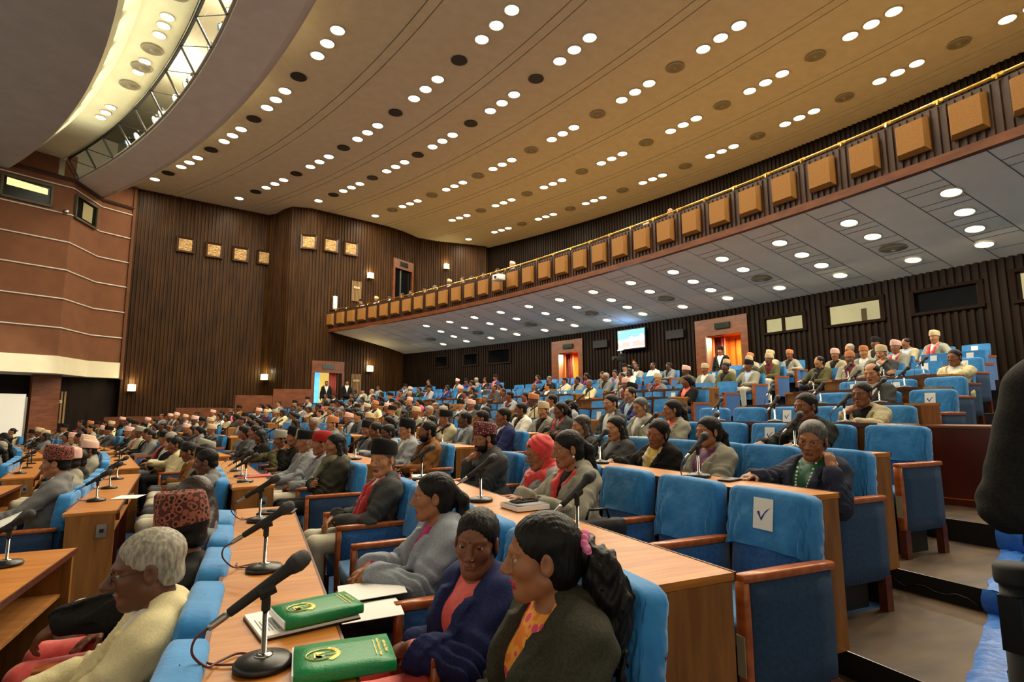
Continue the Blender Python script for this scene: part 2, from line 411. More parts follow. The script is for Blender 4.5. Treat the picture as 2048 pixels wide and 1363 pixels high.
# lighting bridge ceiling: lamps, vents and the spotlights behind the glass
cl=[12.9,14.8,16.7,17.5,18.4,20.0,21.7,22.5,23.6,25.5,28.0,28.8,29.6]
pl=[(345,0),(320,46)]
ln=[(15.3,0),(17.2,1),(18.7,0),(19.3,0),(20,0),(21.1,1),(22.2,0),(22.7,2),(23.2,0),(24.5,1),(27.2,0),(27.9,0),(28.6,0)]
lm2=lampmesh(.15,M['lamp'])
c1=c2=0
for a,kd in ln:
    if kd==0:
        lampthing('ceiling_lamp','round lamp in the cream ceiling strip, %s along from the camera'%od(c1),P(42.25,rad(a),11.745),lm2,group='lamps of the cream ceiling strip'); c1+=1
    else:
        o=link('ceiling_vent',gme,None,P(42.25,rad(a),11.74)); tag(o,'ringed round vent in the cream ceiling strip, %s along from the camera'%od(c2),'vent','vents of the cream ceiling strip'); c2+=1
for a in range(3,30,2): light('cove_light','AREA',P(41.75,rad(a),10.95),8,(1,.96,.74),1.4,rot=(pi,0,0))
mb=MB(); R_=Matrix.Rotation(rad(90),3,'X')
mb.lathe([(.16,.1),(.2,-.16),(.185,-.16),(.15,.0)],n=14,R=R_); mb.box((0,0,.16),(.05,.05,.16)); sme=mb.mesh('spot_housing',M['black'],False)
mb=MB(); mb.add([(.18*math.cos(2*pi*k/14),.12,.18*math.sin(2*pi*k/14)) for k in range(14)],[tuple(range(14))]); sle=mb.mesh('spot_lens',mat('spot glow','fff8d8',None,.4,emit=26,ecol='fff4c8'))
slb=mb.mesh('spot_lens_blue',mat('spot glow blue','c8f0ff',None,.4,emit=14,ecol='a8e4f4'))
for i,(a,bl) in enumerate([(29.6,1),(28.5,0),(26.2,0),(25.4,0),(23.6,0),(22.2,0),(21.6,0),(19.0,0),(17.6,1),(16.6,0),(14.9,0)]):
    t=thing('spotlight','%s stage spotlight behind the bridge glass, %s from the slatted wall'%('blue white' if bl else 'warm white',od(i)),'spotlight',P(43.5,rad(a),11.5),rad(a)+pi/2,'spotlights on the lighting bridge')
    t.rotation_euler=(rad(-35),0,rad(a)+pi/2); link('housing',sme,t); link('lens',slb if bl else sle,t)
light('bridge_light','POINT',P(43.7,rad(24.5),12.6),380,(1,.93,.75),.3); light('bridge_light','POINT',P(43.7,rad(18),12.6),380,(1,.93,.75),.3); light('bridge_light','POINT',P(43.7,rad(12),12.6),380,(1,.93,.75),.3)
# soffit lamps in radial lines, vents, joint lines
lm3=lampmesh(.16,M['lampw'])
tl=math.atan(.187)
mbj=MB()
for j in range(-4,17):
    a0=3.95+1.722*j
    if a0>29: break
    col=[54.46,55.35,56.18,57.03]
    av=None
    for i,r in enumerate(col):
        a=a0+(-.27+.2*i if j<1 else 0)
        if a0>25 and r<54.6+.9*(a0-25): continue
        if j%2 and i==2:
            o=link('soffit_vent',gme,None,P(r,rad(a),SOF(r)-.005),(0,tl,rad(a)))
            o.rotation_euler=Matrix.Rotation(rad(a),3,'Z').to_euler(); tag(o,'dark ringed vent in the ceiling under the balcony, %s lamp line along'%od(j+4),'vent','vents of the ceiling under the balcony'); continue
        if j>=-1:
            t=lampthing('soffit_lamp','white lamp under the balcony, %s from the balcony edge in the %s lamp line'%(od(i),od(j+1)),P(r,rad(a),SOF(r)-.002),lm3,group='lamps under the balcony')
            t.rotation_euler=(Matrix.Rotation(rad(a),3,'Z')@Matrix.Rotation(tl,3,'Y')).to_euler()
    light('soffit_light','AREA',P(55.8,rad(a0),SOF(55.8)-.12),64,(1,.88,.66),.8)
    for da in (-.42,.42):
        p=[Vector(P(r,rad(a0+da),SOF(r)-.004)) for r in (53.5,58.05)]
        q=[Vector(P(r,rad(a0+da+.02),SOF(r)-.004)) for r in (53.5,58.05)]
        mbj.add([p[0],p[1],q[1],q[0]],[(0,1,2,3)])
    for r in (53.95,54.2,54.72,54.95,55.6,55.9,56.5,56.75,57.4):
        p=[Vector(P(r+d,rad(a0+s),SOF(r+d)-.004)) for s,d in ((-.42,0),(.42,0),(.42,.018),(-.42,.018))]
        mbj.add(p,[(0,1,2,3)])
struct(mbj.ob('trim_13',mat('joint shadow line','5d5c58',None,.9)),'joint lines between the boards of the ceiling under the balcony')
# balcony front: padded panels, brass rail
mb=MB()
w,h,d=.27,.31,.13
o=[(-w,0,-h),(w,0,-h),(w,0,h),(-w,0,h)]; o2=[(-w,-.04,-h),(w,-.04,-h),(w,-.04,h),(-w,-.04,h)]; o3=[(-w+.05,-d,-h+.06),(w-.05,-d,-h+.06),(w-.05,-d,h-.03),(-w+.05,-d,h-.03)]
vs=o+o2+o3; fs=[]
for i in range(4):
    j=(i+1)%4; fs+=[(i,j,4+j,4+i),(4+i,4+j,8+j,8+i)]
fs.append((8,9,10,11)); mb.add(vs,fs); bxm=mb.mesh('padded_panel',M['box'])
for i in range(47):
    a=.5576-i*.85/53.44
    o=link('padded_panel',bxm,None,P(53.37,a,6.24),(0,0,a-pi/2+pi)) if False else link('padded_panel',bxm,None,P(53.37,a,6.24),(0,0,a-pi/2))
    tag(o,'tan square padded panel on the balcony front, %s from the side wall'%od(i),'panel','padded panels along the balcony front')
rail=link('balcony_rail',None,None,P(53.44,0,0)); rail.location=(0,0,0); tag(rail,'long brass handrail running along the top of the balcony front','railing')
mb=MB(); mb.tube([P(53.42,rad(32)-(rad(32)-A0)*i/100,6.76) for i in range(101)],.028,6); mb.ob('rail_bar',M['brass'],rail,True)
for i in range(60):
    a=.5576-(i-.5)*.85/53.44
    mb=MB() if i==0 else mb
    if i==0:
        mb.tube([(0,0,0),(0,-.05,-.02),(.0,-.07,-.1)],.02,5); mb.box((0,-.0,.0),(.16,.05,.05)); brm=mb.mesh('rail_bracket',M['brass'])
    link('bracket',brm,rail,P(53.41,a,6.76),(0,0,a-pi/2))
# ------------------------------------------------------------------ fittings of the side wall
def wallpt(x,z,off=.06):
    for (a,b) in zip(PATH[:-1],PATH[1:]):
        if a[0]<=x<=b[0]:
            t=Vector((b[0]-a[0],b[1]-a[1])).normalized(); s=(x-a[0])/(b[0]-a[0]); n=Vector((t.y,-t.x))
            return (x+n.x*off,a[1]+(b[1]-a[1])*s+n.y*off,z),math.atan2(t.y,t.x)
def frustum(mb,wo,ho,wi,hi,y0,y1,mi=0):
    v=[(-wo,y0,-ho),(wo,y0,-ho),(wo,y0,ho),(-wo,y0,ho),(-wi,y1,-hi),(wi,y1,-hi),(wi,y1,hi),(-wi,y1,hi)]
    mb.add(v,[(0,1,5,4),(1,2,6,5),(2,3,7,6),(3,0,4,7)],mi)
stone=mat('carved tan stone','c9a870','8e6c40',.8,scale=(9,9,14),detail=3,bump=.8,bscale=18)
frm=mat('plaque frame','3b2616',None,.35,spec=.6)
mb=MB(); frustum(mb,.4,.4,.38,.38,0,-.14); frustum(mb,.38,.38,.27,.27,-.14,-.05); fme=mb.mesh('plaque_frame',frm)
mb=MB(); mb.box((0,-.05,0),(.56,.03,.56))
for i in range(5):
    for j in range(3):
        mb.box((-.18+.18*j+(.05 if i%2 else -.03),-.07,-.2+.1*i),(.13,.02,.05),Matrix.Rotation(rad(RNG.uniform(-25,25)),3,'Y'))
pme=mb.mesh('plaque_panel',stone)
for i,(x,z) in enumerate([(-3.97,9.63),(-2.75,9.58),(-1.57,9.58),(-.42,9.61),(1.66,10.16),(2.72,10.21),(3.79,10.23)]):
    p,a=wallpt(x,z); t=thing('wall_plaque','carved tan square plaque in dark frame, %s of the seven along the slatted wall'%od(i),'plaque',p,a,'carved plaques on the slatted wall')
    link('frame',fme,t); link('carved_panel',pme,t)
mb=MB(); mb.rbox((0,-.12,0),(.3,.2,.3),.02); gsm=mb.mesh('sconce_shade',M['sconce'],True)
mb=MB(); mb.box((0,-.03,-.02),(.16,.08,.2)); mb.box((0,-.12,-.165),(.32,.22,.02)); bsm=mb.mesh('sconce_bracket',M['brass'])
for nm,(x,z) in {'lit square glass wall lamp under the cream band corner':(-5.62,2.64),'lit square glass wall lamp midway along the slatted wall':(.0,3.3),'lit square glass wall lamp by the open side door':(5,3.82),'lit wall lamp between upper door and grille above the balcony':(4.89,8.92),'lit wall lamp past the upper door near the balcony seats':(9.85,10.4)}.items():
    p,a=wallpt(x,z); t=thing('wall_lamp',nm,'wall lamp',p,a); link('shade',gsm,t); link('bracket',bsm,t)
    d=Vector((math.sin(a),-math.cos(a),0)); light('wall_lamp_light','POINT',Vector(p)+d*.2+Vector((0,0,.3)),14,(1,.82,.45),.08)
# doors of the side wall
def box_ob(name,c,d,m,parent=None,rz=0,label=None):
    mb=MB(); mb.box(c,d,Matrix.Rotation(rz,3,'Z')); return mb.ob(name,m,parent,label=label)
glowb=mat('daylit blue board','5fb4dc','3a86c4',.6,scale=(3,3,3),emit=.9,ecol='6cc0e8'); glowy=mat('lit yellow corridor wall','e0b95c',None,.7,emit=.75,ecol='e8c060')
curt=mat('maroon curtain','6d1c16','8f3022',.6,scale=(14,14,2),bump=.6,bscale=9)
sign=mat('dark sign glass','17231d',None,.2)
def door_frame(idx,x0,x1,zb,zt,top,label):
    (p0x,p0y,_),a=wallpt(x0,0,.03); (p1x,p1y,_),a1=wallpt(x1,0,.03)
    a=math.atan2(p1y-p0y,p1x-p0x); L=math.hypot(p1x-p0x,p1y-p0y)
    d=link('door_%d'%idx,None,None,(p0x,p0y,0),(0,0,a)); struct(d,label)
    mb=MB(); mb.box((L/2,-.04,(zt+top)/2),(L+.3,.1,top-zt)); mb.box((-.1,-.04,(zb+zt)/2),(.12,.1,zt-zb)); mb.box((L+.1,-.04,(zb+zt)/2),(.12,.1,zt-zb))
    mb.ob('door_frame',M['redwood'],d); mb=MB(); mb.box((L/2,-.1,(zt+top)/2+.02),(.62,.05,.26)); mb.ob('sign_box',sign,d)
    return d,L
d,L=door_frame(1,2.16,3.5,1.5,3.5,4.1,'open side door lit blue and yellow from outside')
mb=MB(); mb.box((.18,.35,2.5),(.5,.04,2.1)); mb.ob('blue_board',glowb,d)
mb=MB(); mb.box((.75,1.0,2.5),(.9,.04,2.2)); mb.ob('corridor_wall',glowy,d)
mb=MB()
for k in range(9): mb.tube([(.84+.05*k,.05+.03*(k%2),1.5),(.84+.05*k,.05+.03*(k%2),3.5)],.04,6)
mb.ob('curtain',curt,d,True)
mb=MB(); mb.box((1.3,.02,2.5),(.2,.04,2.0)); mb.ob('door_leaf',M['slatd'],d)
mb=MB(); mb.grid([[(-.1,.02,z),(-.1,1.1,z),(L,1.1,z),(L,.02,z)] for z in (1.48,3.52)]); mb.ob('corridor',M['redwood'],d)
d,L=door_frame(2,6.4,7.5,7.3,9.7,10.25,'dark glazed door above the balcony end')
mb=MB(); mb.box((L/2,.1,8.5),(L,.03,2.5)); mb.ob('door_glass',mat('dark door glass','0b0d0e',None,.08,spec=.7),d)
mb=MB(); mb.box((L*.42,.07,8.6),(.04,.05,2.4)); mb.ob('door_handle',M['steel'],d)
# grilles with name plates, column loudspeaker
mb=MB()
for k in range(7): mb.box((-.24+.08*k,-.03,0),(.045,.05,1.1))
gr=mb.mesh('slat_panel',mat('lighter grille slats','7d5f38','8f6f44',.5,scale=(5,5,1)))
mb=MB(); mb.box((0,-.07,.2),(.34,.02,.1)); pl_=mb.mesh('name_plate',mat('brass plate','c2b184',None,.4))
mb=MB(); 
for k in range(6): mb.box((-.11+.045*k,-.083,.2),(.025,.004,.03))
plt=mb.mesh('plate_letters',M['black'])
for nm,(x,z) in {'slatted grille with small plate on the wall above the balcony':(4.17,7.95),'slatted grille with small plate beside the open side door':(4.3,2.95)}.items():
    p,a=wallpt(x,z); t=thing('wall_grille',nm,'grille',p,a); link('slat_panel',gr,t); pp=link('name_plate',pl_,t); link('plate_letters',plt,pp)
t=thing('wall_grille','tall slatted grille with small plate under the cream band','grille',(-8.05,28.95,1.75),rad(30)); link('slat_panel',gr,t); pp=link('name_plate',pl_,t); link('plate_letters',plt,pp); t.scale=(1.45,1,1.2)
p,a=wallpt(3.03,7.15,.15); mb=MB(); mb.rbox((0,0,0),(.22,.14,.75),.03); o=mb.ob('column_loudspeaker',mat('white loudspeaker','dfe2e2',None,.4),None,True,p,(0,0,a)); tag(o,'slim white column loudspeaker on the wall above the balcony end','loudspeaker')
# stepped parapets along the foot of the side wall
for i,(x0,x1,zt) in enumerate([(-6.2,-3.6,1.35),(-3.6,-1.3,1.72),(-1.3,.3,2.3),(.3,2.0,2.62)]):
    mb=MB(); y0=28.6 if i<2 else 28.9; mb.rbox(((x0+x1)/2,y0,zt/2-.3),(x1-x0,.16,zt+.6),.02)
    struct(mb.ob('trim_%d'%(14+i),M['redwood'],None,False),'red brown parapet at the foot of the side wall, %s step up'%od(i))
# back wall: doors, windows, screen
def backframe(a): return rad(a)-pi/2
orange=mat('lit orange wood lining','a85a20','c4742c',.4,scale=(6,6,1.2),detail=5)
for i,(a0,a1,zt,nm) in enumerate([(11.02,12.28,3.97,'open back door with red curtain and orange wood lining beside the pale window'),(18.33,19.4,4.0,'open back door with red curtain beyond the wall screen')]):
    d=link('door_%d'%(i+3),None); struct(d,nm)
    mb=MB()
    arc(mb,[(57.88,zt),(57.88,4.55)],rad(a0-.25),rad(a1+.45),6); arc(mb,[(57.88,1.83),(57.88,zt)],rad(a0-.25),rad(a0),2); arc(mb,[(57.88,1.83),(57.88,zt)],rad(a1),rad(a1+.45),2); arc(mb,[(57.88,zt),(58.1,zt)],rad(a0),rad(a1),4)
    mb.ob('door_frame',M['redwood'],d)
    mb=MB(); R_=Matrix.Rotation(backframe((a0+a1)/2),3,'Z'); mb.box(P(57.84,rad((a0+a1)/2),4.27),(.55,.05,.2),R_); mb.ob('sign_box',sign,d)
    mb=MB(); arc(mb,[(58.0,1.83),(59.3,1.83),(59.3,zt+.1),(58.0,zt+.1)],rad(a0-.1),rad(a1+.1),6)
    mb.grid([[P(r,rad(a),z) for r in (58,59.3)] for a in (a0-.1,) for z in (1.83,zt+.1)]); mb.grid([[P(r,rad(a1+.1),z) for r in (58,59.3)] for z in (1.83,zt+.1)])
    for k in range(1,6): mb.box(P(59.27,rad(a0+(a1-a0)*k/6),2.9),(.03,.04,2.2),R_,1)
    mb.ob('wood_lining',[orange,M['redwood']],d)
    mb=MB()
    for k in range(6): mb.tube([P(58.35+.05*(k%2),rad(a1-.03-.055*k),1.83),P(58.35+.05*(k%2),rad(a1-.03-.055*k),zt)],.045,6)
    mb.ob('curtain',curt,d,True)
    mb=MB(); R_=Matrix.Rotation(backframe(a1),3,'Z'); mb.box(P(57.95,rad(a1-.02),2.9),(.05,.3,2.1),R_); mb.ob('door_jamb',M['steel'],d)
    light('doorway_light','AREA',P(58.7,rad((a0+a1)/2-.15),zt-.03),110,(1,.72,.38),.4)
winm=mat('window surround','1d120b',None,.8,spec=.08)
pale=mat('lit pale room','b9b493','c9c4a4',.8,scale=(1.5,1.5,1.5),emit=.4,ecol='c9c09a'); dim=mat('unlit room','12161a','1a2026',.7,scale=(2,2,2)); bright=mat('bright blue screen beyond','6aa2dd','b8dcf4',.5,scale=(2,2,4),emit=.9,ecol='90c0f0')
for i,(a0,a1,z0,z1,kind,nm) in enumerate([(6.91,8.31,3.82,4.37,'pale','wide lit pale window in the back wall'),(9.0,10.19,3.84,4.28,'pale2','small lit window in two halves beside the back door'),(4.82,6.13,3.83,4.33,'dim','wide dark window in the back wall'),(2.9,4.14,3.8,4.42,'pale','last lit window of the back wall'),(22.55,23.97,3.87,4.49,'blue','back wall window with bright blue screen inside'),(24.78,25.72,3.89,4.42,'half','small half lit back wall window'),(26.98,27.86,3.91,4.43,'half','small half lit back wall window beside the side wall')]):
    w=struct(link('window_%d'%(i+2),None),nm)
    mb=MB(); e=.1
    for (u0,u1,v0,v1) in ((a0-e,a1+e,z1,z1+.07),(a0-e,a1+e,z0-.07,z0),(a0-e,a0+.0,z0,z1),(a1,a1+e,z0,z1)):
        arc(mb,[(57.9,v0),(57.9,v1)],rad(u0),rad(u1),4); arc(mb,[(57.9,v0),(58.2,v0)],rad(u0),rad(u1),4); arc(mb,[(57.9,v1),(58.2,v1)],rad(u0),rad(u1),4)
    if kind=='pale2': arc(mb,[(57.92,z0),(57.92,z1)],rad((a0+a1)/2-.06),rad((a0+a1)/2+.06),2)
    mb.ob('window_frame',winm,w)
    mb=MB(); arc(mb,[(58.02,z0),(58.02,z1)],rad(a0),rad(a1),4); mb.ob('pane',M['glass'],w)
    mb=MB(); arc(mb,[(58.1,z0-.1),(59.4,z0-.1),(59.4,z1+.3),(58.1,z1+.3)],rad(a0-.3),rad(a1+.3),5); [mb.add([P(r,rad(q),z) for r,z in ((58.05,z0-.12),(59.45,z0-.12),(59.45,z1+.32),(58.05,z1+.32))],[(0,1,2,3)]) for q in (a0-.3,a1+.3)]; mb.ob('room_beyond',pale if kind.startswith('pale') else dim,w)
    if kind in('blue','half'):
        mb=MB(); arc(mb,[(58.6,z0+.05),(58.6,z1)],rad(a0+.1),rad(a0+(a1-a0)*.4),3); mb.ob('lit_screen' ,bright if kind=='blue' else pale,w)
    if kind=='pale':
        mb=MB(); arc(mb,[(59.2,z0),(59.2,z1)],rad(a1-.45),rad(a1-.3),2); mb.box(P(58.9,rad(a0+.4),z0+.05),(.4,.3,.12)); mb.ob('room_fittings',mat('room fittings','7a7058',None,.7),w)
# wall screen showing the session: blue wall, pale dais, red carpet
t=thing('wall_screen','lit wall screen showing a blue hall with a red floor','screen',P(57.75,rad(15.44),4.22),rad(15.44)-pi/2)
def em(c,s=1.15): return mat('screen colour '+c,c,None,.4,emit=s,ecol=c,ns=False)
mb=MB(); mb.rbox((0,.02,0),(1.36,.07,.8),.01); mb.ob('bezel',M['black'],t)
mb=MB(); mb.add([(-.64,-.02,-.36),(.64,-.02,-.36),(.64,-.02,.36),(-.64,-.02,.36)],[(0,1,2,3)])
e=-.023
mb.add([(-.64,e,-.36),(.64,e,-.36),(.64,e,-.06),(-.64,e,-.1)],[(0,1,2,3)],1); mb.add([(-.64,e,-.1),(.64,e,-.06),(.64,e,.1),(-.06,e,.02),(-.64,e,-.01)],[(0,1,2,3,4)],2)
e=-.026
mb.add([(-.12,e,-.12),(.14,e,-.12),(.06,e,.12),(-.04,e,.12)],[(0,1,2,3)],2)
for x,z,r,c in [(-.5,-.16,.07,2),(.5,-.06,.08,2),(0,-.2,.07,2),(-.06,.14,.035,3),(.5,.1,.07,2)]:
    mb.add([(x+r*math.cos(2*pi*k/12),e-.002,z+r*math.sin(2*pi*k/12)) for k in range(12)],[tuple(range(12))],c)
mb.add([(-.12,e,-.09),(.14,e,-.09),(.14,e,-.13),(-.12,e,-.13)],[(0,1,2,3)],3); mb.add([(-.64,e,-.36),(.64,e,-.36),(.64,e,-.3),(-.64,e,-.31)],[(0,1,2,3)],4)
mb.add([(-.58,e,.28),(-.46,e,.28),(-.46,e,.32),(-.58,e,.32)],[(0,1,2,3)],2)
mb.ob('picture',[em('5fe4f0'),em('f08a86'),em('eefcff',1.2),em('5a6aa8'),em('f0b4e4')],t)
light('screen_glow','AREA',P(57.4,rad(15.44),4.5),3.2,(.12,.3,1),.9,rot=(pi,0,0))
for a in (13.55,17.1):
    o=box_ob('wall_vent',(0,0,0),(.75,.06,.3),M['blackm']); o.location=P(57.86,rad(a),4.2); o.rotation_euler=(0,0,rad(a)-pi/2); tag(o,'black louvred box on the back wall beside the lit screen, %s'%('toward the open door' if a<15 else 'away from the camera'),'vent')
# upper back wall windows above the balcony
for i,a in enumerate((6.5,9.2,11.9,14.6,17.2,19.7,22,24.2)):
    w=struct(link('window_%d'%(9+i),None,None,P(63.15,rad(a),9.9),(0,0,rad(a)-pi/2)),'dark window high on the balcony back wall, %s along'%od(i))
    mb=MB()
    for c,d in (((0,0,.55),(2.1,.12,.1)),((0,0,-.55),(2.1,.12,.1)),((-1,0,0),(.1,.12,1.1)),((1,0,0),(.1,.12,1.1))): mb.box(c,d)
    mb.ob('window_frame',winm,w); mb=MB(); mb.box((0,.05,0),(2,.02,1.1)); mb.ob('pane',mat('dark reflective pane','0e1412',None,.1,spec=.6) if i==0 else bpy.data.materials['dark reflective pane'],w)
# windows of the stage wall
for i,(c,a,wd,hh,nm) in enumerate([((-8.85,26.47,10.06),math.atan2(1.15,2.0),1.5,.82,'lit control room window high in the brown stage wall'),((-7.38,28.05,9.95),math.atan2(2.0,.5),1.5,.95,'second window on the fold of the brown stage wall')]):
    w=struct(link('window_%d'%(17+i),None,None,c,(0,0,a)),nm)
    mb=MB()
    for cc,d in (((0,-.02,hh/2),(wd,.16,.08)),((0,-.02,-hh/2),(wd,.16,.08)),((-wd/2,-.02,0),(.08,.16,hh)),((wd/2,-.02,0),(.08,.16,hh))): mb.box(cc,d)
    mb.ob('window_frame',mat('olive window frame','4b4530',None,.6) if i==0 else bpy.data.materials['olive window frame'],w)
    mb=MB(); mb.box((0,-.03,0),(wd,.01,hh)); mb.ob('pane',mat('dark pane green','0a0f0a',None,.3,spec=.15) if i==0 else bpy.data.materials['dark pane green'],w)
    mb=MB()
    if i==0: mb.add([(-.62,-.045,.05),(.62,-.045,.02),(.62,-.045,.26),(-.62,-.045,.34)],[(0,1,2,3)])
    else: mb.box((.1,-.045,0),(.7,.01,.7))
    mb.ob('lit_strip',mat('lit yellow ceiling beyond','e8e2a0',None,.6,emit=.8,ecol='e8e29a') if i==0 else mat('beige blind','8f8660',None,.7),w)
mb=MB(); mb.rbox((0,0,0),(.16,.22,.16),.04); mb.tube([(0,.1,0),(0,.25,.02)],.03,6); o=mb.ob('security_camera',M['steel'],None,True,(-7.72,26.95,9.55),(0,0,rad(40))); tag(o,'small grey security camera on the fold of the brown stage wall','camera')
# stage corner: white board and dark columns
t=thing('projection_board','large white board standing by the stage under the cream band','board',(-9.85,26.75,-.22),rad(27))
mb=MB(); mb.rbox((0,0,1.52),(3.0,.06,1.9),.01); mb.ob('board',M['screenw'],t); mb=MB(); mb.box((1.52,0,1.2),(.06,.09,2.3)); mb.box((-1.52,0,1.2),(.06,.09,2.3)); mb.box((0,0,.02),(3.1,.5,.04)); mb.ob('stand',M['steel'],t)
struct(box_ob('trim_19',(-8.2,28.3,1.3),(.9,.5,3.6),M['redwood'],None,rad(25)),'dark red column under the cream band')
for i,(p) in enumerate([(-7.0,26.9,1.9)]):
    pass
t=thing('projector','white projector box hanging on the balcony front',"projector",P(52.98,rad(17.75),6.33),rad(17.75)-pi/2); mb=MB(); mb.rbox((0,0,0),(.36,.34,.22),.02); mb.ob('housing',mat('white projector plastic','d5d5d0',None,.4),t,True); mb=MB(); mb.tube([(0,-.17,0),(0,-.2,0)],.05,10); mb.tube([(0,.1,.1),(0,.2,.2)],.02,6); mb.ob('projector_lens',M['black'],t)

def spot(name,loc,tgt,power,col,ang):
    o=light(name,'SPOT',loc,power,col,.12); o.data.spot_size=rad(ang); o.data.spot_blend=.5
    o.rotation_euler=(Vector(tgt)-Vector(loc)).to_track_quat('-Z','Y').to_euler(); return o
spot('stage_spot','%s',0,0,0,0) if False else spot('stage_spot',P(42.9,rad(21),11.3),(-9.9,26.6,1.4),3000,(1,.95,.82),22)
# ------------------------------------------------------------------ figures: smooth distance-field bodies meshed with surface nets
def RX(a): c,s=math.cos(a),math.sin(a); return np.array([[1,0,0],[0,c,-s],[0,s,c]])
def RY(a): c,s=math.cos(a),math.sin(a); return np.array([[c,0,s],[0,1,0],[-s,0,c]])
def RZ(a): c,s=math.cos(a),math.sin(a); return np.array([[c,-s,0],[s,c,0],[0,0,1]])
A3=lambda *p: np.array(p,float)
class Shape:
    "list of primitives: capsules 'c', ellipsoids 'e', half balls 'h'; label, blend radius, sign"
    def __init__(s): s.p=[]
    def cap(s,a,b,ra,rb=None,lab=0,k=.03,sg=1): s.p.append(('c',(A3(*a),A3(*b),ra,ra if rb is None else rb),lab,k,sg)); return s
    def ell(s,c,r,R=None,lab=0,k=.03,sg=1): s.p.append(('e',(A3(*c),A3(*r),np.eye(3) if R is None else R),lab,k,sg)); return s
    def half(s,c,r,n,off,lab=0,k=.004): s.p.append(('h',(A3(*c),r,A3(*n)/np.linalg.norm(n),off),lab,k,1)); return s
    def chain(s,pts,rs,lab=0,k=.02):
        rs=rs if isinstance(rs,(list,tuple)) else [rs]*len(pts)
        for i in range(len(pts)-1): s.cap(pts[i],pts[i+1],rs[i],rs[i+1],lab,k)
        return s
def dist(p,X,Y,Z):
    kd,a=p[0],p[1]
    if kd=='c':
        A,B,ra,rb=a; d=B-A; L=max(float(d@d),1e-9)
        t=np.clip(((X-A[0])*d[0]+(Y-A[1])*d[1]+(Z-A[2])*d[2])/L,0,1)
        return np.sqrt((X-A[0]-t*d[0])**2+(Y-A[1]-t*d[1])**2+(Z-A[2]-t*d[2])**2)-(ra+(rb-ra)*t)
    if kd=='e':
        C,r,R=a; x,y,z=X-C[0],Y-C[1],Z-C[2]
        u=R[0,0]*x+R[1,0]*y+R[2,0]*z; v=R[0,1]*x+R[1,1]*y+R[2,1]*z; w=R[0,2]*x+R[1,2]*y+R[2,2]*z
        k0=np.sqrt((u/r[0])**2+(v/r[1])**2+(w/r[2])**2); k1=np.sqrt((u/r[0]**2)**2+(v/r[1]**2)**2+(w/r[2]**2)**2)
        return k0*(k0-1)/np.maximum(k1,1e-6)
    C,r,n,off=a; x,y,z=X-C[0],Y-C[1],Z-C[2]
    return np.maximum(np.sqrt(x*x+y*y+z*z)-r,off-(x*n[0]+y*n[1]+z*n[2]))
def bounds(p):
    kd,a=p[0],p[1]
    if kd=='c': m=max(a[2],a[3]); return np.minimum(a[0],a[1])-m,np.maximum(a[0],a[1])+m
    if kd=='e':
        e=np.sqrt(((a[2]*a[1])**2).sum(1)); return a[0]-e,a[0]+e
    return a[0]-a[1],a[0]+a[1]
def axis(lo,hi,h,fine):
    "coordinates from lo to hi with step h, finer inside the given spans (a,b,step)"
    out=[];x=lo
    while x<hi+h:
        out.append(x); st=h
        for a,b,s in fine:
            if a-1e-9<=x<b: st=min(st,s)
            elif x<a<x+st: st=max(a-x,s)
        x+=st
    return np.array(out,np.float32)
def field(shape,h,fx=(),fy=(),fz=(),infl=0.,post=None,pad=.03):
    lo=np.full(3,1e9);hi=np.full(3,-1e9)
    for p in shape.p:
        if p[4]>0: a,b=bounds(p); lo=np.minimum(lo,a);hi=np.maximum(hi,b)
    lo-=pad+infl;hi+=pad+infl
    ax=[axis(lo[i],hi[i],h,f) for i,f in enumerate((fx,fy,fz))]
    f=np.full([len(q) for q in ax],.3,np.float32)
    for p in shape.p:
        a,b=bounds(p); k=p[3]; m=.045+2*k+infl
        sl=[]
        for i in range(3):
            i0=max(0,np.searchsorted(ax[i],a[i]-m)-1); i1=min(len(ax[i]),np.searchsorted(ax[i],b[i]+m)+1); sl.append(slice(i0,i1))
        X=ax[0][sl[0]][:,None,None];Y=ax[1][sl[1]][None,:,None];Z=ax[2][sl[2]][None,None,:]
        d=dist(p,X,Y,Z).astype(np.float32)-infl*(p[4]>0); g=f[tuple(sl)]
        if p[4]>0:
            hh=np.maximum(k-np.abs(g-d),0)/k; f[tuple(sl)]=np.minimum(g,d)-hh*hh*k*.25
        else:
            d=-d; hh=np.maximum(k-np.abs(g-d),0)/k; f[tuple(sl)]=np.maximum(g,d)+hh*hh*k*.25
    if post is not None: f=post(f,ax[0][:,None,None],ax[1][None,:,None],ax[2][None,None,:])
    return f,ax
